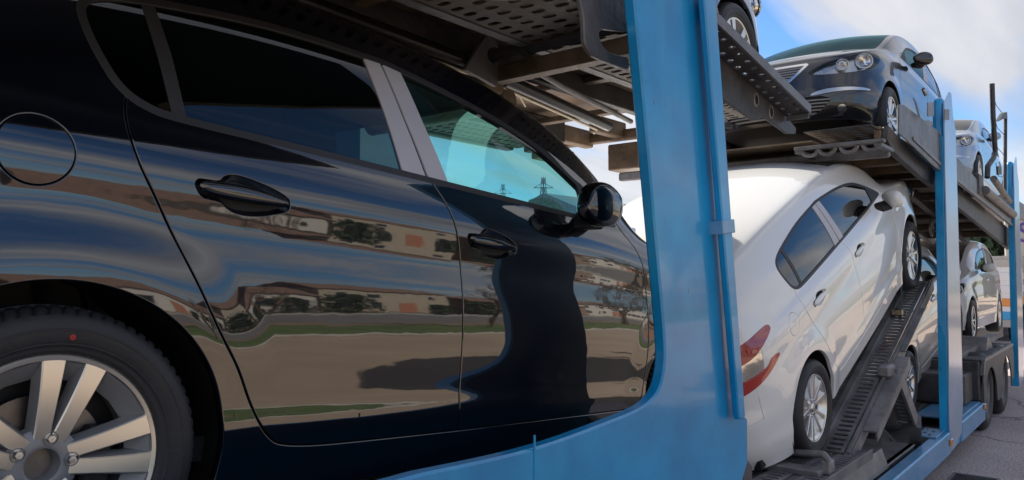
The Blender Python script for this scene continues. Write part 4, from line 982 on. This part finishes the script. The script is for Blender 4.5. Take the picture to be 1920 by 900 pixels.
# chassis spine, far side members
b = MB(); b.box((-1.6, 2.3, .55), (3.3, 2.9, .80)); b.box((3.0, 2.3, .34), (9.8, 2.9, .5)); b.box((9.8, 2.2, .5), (19, 2.3, .8)); b.box((9.8, 2.9, .5), (19, 3.0, .8)); b.build('chassis_beam', M_dkst, tr)
b = MB(); b.box((-1.6, 1.60, 1.02), (3.2, 2.1, 1.06)); b.box((-1.6, 3.0, 1.02), (3.2, 3.5, 1.06)); b.box((-1.6, 1.44, .8), (3.1, 3.8, .98)); b.build('lower_deck', M_dkst, tr)
b = MB(); b.box((2.7, 3.80, .2), (3.1, 3.90, 4.0), .01); b.box((7.6, 3.82, .2), (8.0, 3.92, 3.1), .01); b.box((12.8, 3.82, .2), (13.2, 3.92, 3.2), .01); b.build('far_side_post', M_tblue, tr)
# dark poles with cable beside the far car
tubes('support_pole', M_dkst, tr, ([tuple(at(x, y, 1, 1.33)) for x, y in ((1860, 157), (1862, 220), (1866, 283), (1863, 296), (1852, 312), (1851, 333))], .03))
p = at(1885, 213, 1, 1.33); tubes('support_pole', M_dkst, tr, ([tuple(p), tuple(at(1884, 372, 1, 1.33))], .024))
tubes('control_cable', M_dkst, tr, *[([tuple(at(x, y, 1, 1.33)) for x, y in c] , .004) for c in ([(1864, 185), (1868, 198), (1880, 213)], [(1866, 225), (1870, 240), (1882, 252)], [(1866, 262), (1871, 278), (1882, 290)], [(1867, 305), (1872, 330), (1880, 332), (1882, 326)])])
b = MB(); b.prism(pxpoly([(1869, 228), (1878, 213), (1885, 210), (1886, 222), (1876, 224)], 1.32), 1, 1.30, 1.34); b.build('cable_clip', M_dkst, tr); b = MB(); b.prism(pxpoly([(1869, 312), (1876, 311), (1877, 327), (1870, 328)], 1.3), 1, 1.29, 1.31); b.build('cable_clip', M_dkst, tr)
# corner bumper block at the foot of the post
b = MB(); b.prism(rpoly(pxpoly([(1393, 868), (1404, 862), (1412, 872), (1411, 925), (1393, 930)], 1.34), .01), 1, 1.34, 1.5, .01); b.build('rubber_block', M_fend, tr)
# ======================================================================== surroundings
def quad(name, x0, x1, ya, yb, z, m, kind='structure'):
    g = MB(); g.add([(x0, ya, z), (x1, ya, z), (x1, yb, z), (x0, yb, z)], [(0, 1, 2, 3)]); return tag(g.build(name, m, smooth=None), kind=kind)
M_grass = mat('grass', (.045, .085, .018), .95, bump=1., bscale=12, col2=(.12, .155, .035), vscale=1.2)
M_conc = mat('concrete', (.36, .33, .30), .85, bump=.3, bscale=20, vary=.12, vscale=1)
M_dirtg = mat('dry_earth', (.20, .14, .09), .95, bump=.6, bscale=9, vary=.3, vscale=1)
k = MB(); k.box((-80, -9.7, 0), (120, -9.5, .12), .02); tag(k.build('kerb', M_conc), kind='structure')
quad('yard_paving', -80, 120, -9.5, -.6, .004, mat('pale_yard_paving', (.36, .27, .195), .88, vary=.12, vscale=.4, bump=.4, bscale=30)); quad('grass_verge', -80, 120, -15, -9.7, .10, M_grass); quad('earth_path', -80, 120, -17.5, -15, .104, M_dirtg); quad('side_road', -80, 120, -30, -17.5, .09, mat('old_asphalt', (.15, .14, .13), .9, vary=.15, vscale=.5))
quad('pavement', -80, 120, -34, -30, .16, M_conc); quad('field', -200, 300, -300, -34, .06, M_dirtg)
M_tile = mat('roof_tile', (.17, .10, .07), .8, bump=.5, bscale=18, vary=.3, vscale=2)
M_frame = mat('window_frame', (.4, .38, .35), .6)
M_wallA = mat('cream_render', (.34, .285, .22), .85, vary=.08, vscale=1); M_wallB = mat('white_render', (.46, .43, .39), .85, vary=.06, vscale=1); M_wallC = mat('brick_wall', (.22, .15, .115), .85, vary=.2, vscale=4)
M_win = mat('window_glass', (.02, .025, .03), .08); M_door = mat('orange_door', (.33, .13, .07), .6)
def house(x, y, wdt, dep, h, m, label, face=1, rh=1.8, door=True, nwin=4):
    o = empty('house', (x, y, 0)); tag(o, label, 'house', 'low houses across the road')
    b = MB(); b.box((0, -dep, 0), (wdt, 0, h)); b.build('wall', m, o)
    b = MB(); b.prism([(-dep-.4, h), (.4, h), (.4, h+.12), (-dep/2, h+rh), (-dep-.4, h+.12)], 0, -.4, wdt+.4); b.build('roof', M_tile, o)
    n = nwin
    for i in range(n):
        xx = (i+.5)*wdt/n
        if door and i == n//2:
            b = MB(); b.box((xx-.9, 0, .05), (xx+.9, .05, 2.2)); b.build('door', M_door, o); continue
        b = MB(); b.box((xx-.7, 0, 1.0), (xx+.7, .06, 2.3)); f = b.build('window', M_frame, o); b = MB(); b.box((xx-.62, .055, 1.08), (xx+.62, .065, 2.22)); b.build('pane', M_win, f)
        if h > 4.5:
            b = MB(); b.box((xx-.6, 0, 3.4), (xx+.6, .06, 4.6)); f = b.build('window', M_frame, o); b = MB(); b.box((xx-.52, .055, 3.48), (xx+.52, .065, 4.52)); b.build('pane', M_win, f)
    return o
house(-22, -40, 16, 9, 3.4, M_wallA, 'cream low house farthest back across the road', nwin=5)
house(-3, -41, 12, 9, 5.2, M_wallC, 'brick two storey house across the road')
house(11, -40, 20, 9, 3.3, M_wallB, 'long white low house with an orange door across the road', nwin=7)
house(33, -42, 14, 9, 5.4, M_wallA, 'cream two storey house across the road')
house(49, -40, 22, 10, 3.6, M_wallC, 'brown brick low house at the front end of the road', nwin=6)
house(73, -42, 16, 10, 5.0, M_wallB, 'white two storey house at the far front end of the road')
def bare_tree(x, y, h, seed, label):
    rnd = random.Random(seed); o = empty('bare_tree', (x, y, 0.1)); tag(o, label, 'tree', 'bare trees on the verge')
    b = MB(); tw = MB()
    def grow(p, d, L, r, lv):
        pts = [p]; n = 4
        for i in range(n):
            d = (d+Vector((rnd.uniform(-.18, .18), rnd.uniform(-.18, .18), .05))).normalized(); p = p+d*L/n; pts.append(p)
        (b if lv < 2 else tw).tube([tuple(q) for q in pts], [r*(1-.35*i/n) for i in range(n+1)], 7 if lv < 2 else 4)
        if lv < 5:
            for _ in range(3 if lv else 4):
                a = rnd.uniform(0, 6.28); sp = rnd.uniform(.45, .85); nd = (d+Vector((math.cos(a)*sp, math.sin(a)*sp, rnd.uniform(-.1, .4)))).normalized()
                grow(pts[rnd.choice((2, 3, 4))], nd, L*rnd.uniform(.55, .75), r*.55, lv+1)
    grow(Vector((0, 0, -.05)), Vector((.05, 0, 1)), h*.32, h*.026, 0)
    M_bark = bpy.data.materials.get('bark') or mat('bark', (.14, .09, .065), .9, bump=.6, bscale=20)
    b.build('trunk', M_bark, o); tw.build('crown', M_bark, o); return o
bare_tree(9.6, -12.2, 4.6, 4, 'small bare tree on the grass verge beside the transporter'); bare_tree(19, -13, 6, 5, 'taller bare tree farther along the grass verge'); bare_tree(-6, -13, 6.5, 8, 'bare tree on the verge behind the transporter'); bare_tree(31, -13.5, 7, 11, 'bare tree far along the verge')
# lamp posts, a few bushes
def bush(x, y, r, seed, label, h=1.):
    rnd = random.Random(seed); o = empty('shrub', (x, y, .05)); tag(o, label, 'shrub', 'shrubs along the road')
    V = []; F = []
    for i in range(900):
        a = rnd.uniform(0, 6.28); t = rnd.random()**.5; z = rnd.random(); rr = r*t*math.sqrt(max(.1, 1-(z-.35)**2*1.6))*(.85+.3*math.sin(a*3+seed))
        c = Vector((rr*math.cos(a), rr*math.sin(a), z*r*1.5*h)); s = r*rnd.uniform(.06, .12); u = Vector((rnd.gauss(0, 1), rnd.gauss(0, 1), rnd.gauss(0, 1))).normalized(); v = u.orthogonal().normalized()
        b0 = len(V); V += [c-u*s, c+v*s*.6, c+u*s, c-v*s*.6]; F.append((b0, b0+1, b0+2, b0+3))
    M_leaf = bpy.data.materials.get('leaf') or mat('leaf', (.035, .06, .02), .7, vary=.5, vscale=3)
    mesh('foliage', V, F, M_leaf, o); b = MB(); b.tube([(0, 0, -.05), (.05, 0, r*.8)], r*.06, 6); b.build('stem', bpy.data.materials['bark'], o)
for i, (x, y, r) in enumerate(((3, -36, 2.0), (9, -37, 1.6), (31.5, -37, 2.4), (47.5, -38, 2.2), (-9, -37, 2.2), (21, -35.5, 1.1), (26, -36, 1.5), (40, -36, 1.3))):
    bush(x, y, r, i+3, ['round shrub left of the white low house', 'small shrub before the brick two storey house', 'large shrub between white and cream houses', 'shrub between cream house and end house', 'shrub before the cream low house', 'small shrub before the orange door of the long white house', 'shrub near the front end of the long white house', 'shrub before the cream two storey house'][i])
# pylon seen through the car glass
M_galv = mat('galvanised_steel', (.20, .21, .21), .6, .4)
def pylon(x, y, h, label):
    o = empty('pylon', (x, y, 0)); tag(o, label, 'pylon', 'power pylons on the horizon'); b = MB(); wv = lambda z: (h*.085)*(1-z/h)**1.2+h*.012
    n = 12; zs = [h*i/n for i in range(n+1)]
    for i in range(n):
        for sx in (-1, 1):
            for sy in (-1, 1):
                a, c = wv(zs[i]), wv(zs[i+1]); b.beam((sx*a, sy*a, zs[i]), (sx*c, sy*c, zs[i+1]), .13, .13)
        a, c = wv(zs[i]), wv(zs[i+1])
        for s in (-1, 1):
            b.beam((-a, s*a, zs[i]), (c, s*c, zs[i+1]), .07, .07); b.beam((a, s*a, zs[i]), (-c, s*c, zs[i+1]), .07, .07); b.beam((s*a, -a, zs[i]), (s*c, c, zs[i+1]), .07, .07); b.beam((s*a, a, zs[i]), (s*c, -c, zs[i+1]), .07, .07)
    b.build('tower', M_galv, o); b = MB()
    for z, L in ((.66, .16), (.78, .20), (.90, .13)):
        for s in (-1, 1):
            b.beam((0, 0, z*h), (s*L*h*.5, -s*L*h*.5, z*h), .14, .14); b.beam((0, 0, z*h+h*.05), (s*L*h*.5, -s*L*h*.5, z*h), .10, .10); b.beam((s*L*h*.5, -s*L*h*.5, z*h), (s*L*h*.5, -s*L*h*.5, z*h-h*.04), .10, .10)
    b.build('cross_arm', M_galv, o)
d = at(1019, 400, 0, 120.); pylon(float(d[0]), float(d[1]), 1.8+(515-328)/1420*math.hypot(d[0], d[1])*.98, 'steel lattice pylon seen through the front window of the black car')
d = at(943, 400, 0, 230.); pylon(float(d[0]), float(d[1]), 38, 'smaller distant pylon beside the light pillar of the black car')
# things far behind on the right
M_hedge = mat('hedge_green', (.05, .09, .04), .9, vary=.4, vscale=2)
def far_truck():
    o = empty('box_truck', (0, 0, 0)); tag(o, 'white box trailer with purple lettering, far right behind the posts', 'truck')
    b = MB(); b.box((32, 0.2, 2.4), (40, 3.6, 4.25), .05); b.build('box_body', M_wallB, o)
    b = MB(); b.box((32, .3, 1.0), (40, 3.5, 1.5), .05); b.build('chassis', M_dkst, o)
    for x in (33, 34.3, 38):
        for y in (.5, 3.3):
            b = MB(); b.lathe([(.001, -.15), (.3, -.15), (.5, -.13), (.5, .13), (.3, .15), (.001, .15)], 24, 'y', (x, y, .5)); b.build('wheel', M_rubber, o)
    b = MB(); b.box((32, .25, 1.5), (40, 3.55, 2.35), .02); b.build('side_curtain', mat('pink_curtain', (.62, .42, .40), .7), o)
    fc = bpy.data.curves.new('lettering', 'FONT'); fc.body = 'S'; fc.size = 1.0; fc.extrude = .01; t0 = bpy.data.objects.new('lettering_source', fc); C.objects.link(t0); bpy.context.view_layer.update(); fm = bpy.data.meshes.new_from_object(t0); bpy.data.objects.remove(t0); t = bpy.data.objects.new('lettering', fm); C.objects.link(t); t.parent = o
    t.rotation_euler = (R(90), 0, R(-90)); t.location = (31.97, 3.20, 2.95); fm.materials.append(mat('purple_print', (.10, .05, .30), .6))
far_truck()
def colour_truck(x0, y0_, label, cols):
    o = empty('car_trailer', (0, 0, 0)); tag(o, label, 'trailer', 'trailers parked far right')
    for i, (z, m) in enumerate(cols):
        q = MB(); q.box((x0-.03, y0_, z), (x0+9, y0_+2.4, z+.22), .02); q.build('side_stripe', m, o)
    b = MB(); b.box((x0-.01, y0_+.02, .6), (x0+8.9, y0_+2.38, 2.2)); b.build('load_bed', Ms[2], o)
    for xx in (0, 2.2, 4.4, 6.6, 8.8): b = MB(); b.box((x0+xx, y0_-.01, .4), (x0+xx+.15, y0_+2.41, cols[-1][0]+.3)); b.build('frame', M_wallB, o)
    for xx in (1., 2.2, 7.5): q = MB(); q.lathe([(.001, -.15), (.3, -.15), (.48, -.13), (.48, .13), (.3, .15), (.001, .15)], 24, 'y', (x0+xx, y0_+.1, .48)); q.build('wheel', M_rubber, o)
Ms = [mat('stripe_cyan', (.05, .35, .65), .5), mat('stripe_orange', (.75, .30, .08), .5), mat('stripe_white', (.75, .75, .74), .5)]
colour_truck(24, 2.5, 'open trailer with cyan, orange and white stripes behind the silver car', [(.6, Ms[0]), (.95, Ms[1]), (1.3, Ms[2]), (1.65, Ms[2]), (2.0, M_wallB)])
h = MB(); rnd = random.Random(9)
V = []; F = []
for i in range(9000):
    c = Vector((50+rnd.uniform(-1, 1), rnd.uniform(-4, 16), rnd.uniform(1.0, 4.6)+.5*math.sin(i))); s = .22; u = Vector((rnd.gauss(0, 1), rnd.gauss(0, 1), rnd.gauss(0, 1))).normalized(); v = u.orthogonal().normalized(); b0 = len(V); V += [c-u*s, c+v*s, c+u*s, c-v*s]; F.append((b0, b0+1, b0+2, b0+3))
tag(mesh('hedge', V, F, M_hedge), kind='stuff')
# small white building beyond the nose of the black car
o = empty('warehouse', (40, 24, 0)); tag(o, 'white gabled warehouse glimpsed beyond the door mirror of the black car', 'building')
b = MB(); b.box((0, 0, 0), (14, 12, 4.6)); b.build('wall', M_wallB, o); b = MB(); b.prism([(-.4, 4.6), (12.4, 4.6), (6, 7.2)], 0, -.3, 14.3); b.build('roof', M_lst, o)
# drain grate in the asphalt
p = at(1800, 899, 2, 0.); o = empty('drain_grate', (float(p[0])-.3, float(p[1])-.25, .004)); tag(o, 'dark rectangular drain grate set in the asphalt at the lower right', 'drain')
b = MB(); b.box((-.15, -.02, -.03), (.95, .62, .001)); b.build('pit', M_hyd, o); o.scale = (.5, .5, 1)
for k in range(14): b = MB(); b.box((-.10+k*.075, 0, .0), (-.10+k*.075+.03, .6, .008)); b.build('bar', M_dkst, o)
b = MB(); b.box((-.2, -.06, 0), (1.0, -.02, .010)); b.box((-.2, .62, 0), (1.0, .66, .010)); b.box((-.2, -.02, 0), (-.15, .62, .010)); b.box((.95, -.02, 0), (1.0, .62, .010)); b.build('frame', M_gst, o)
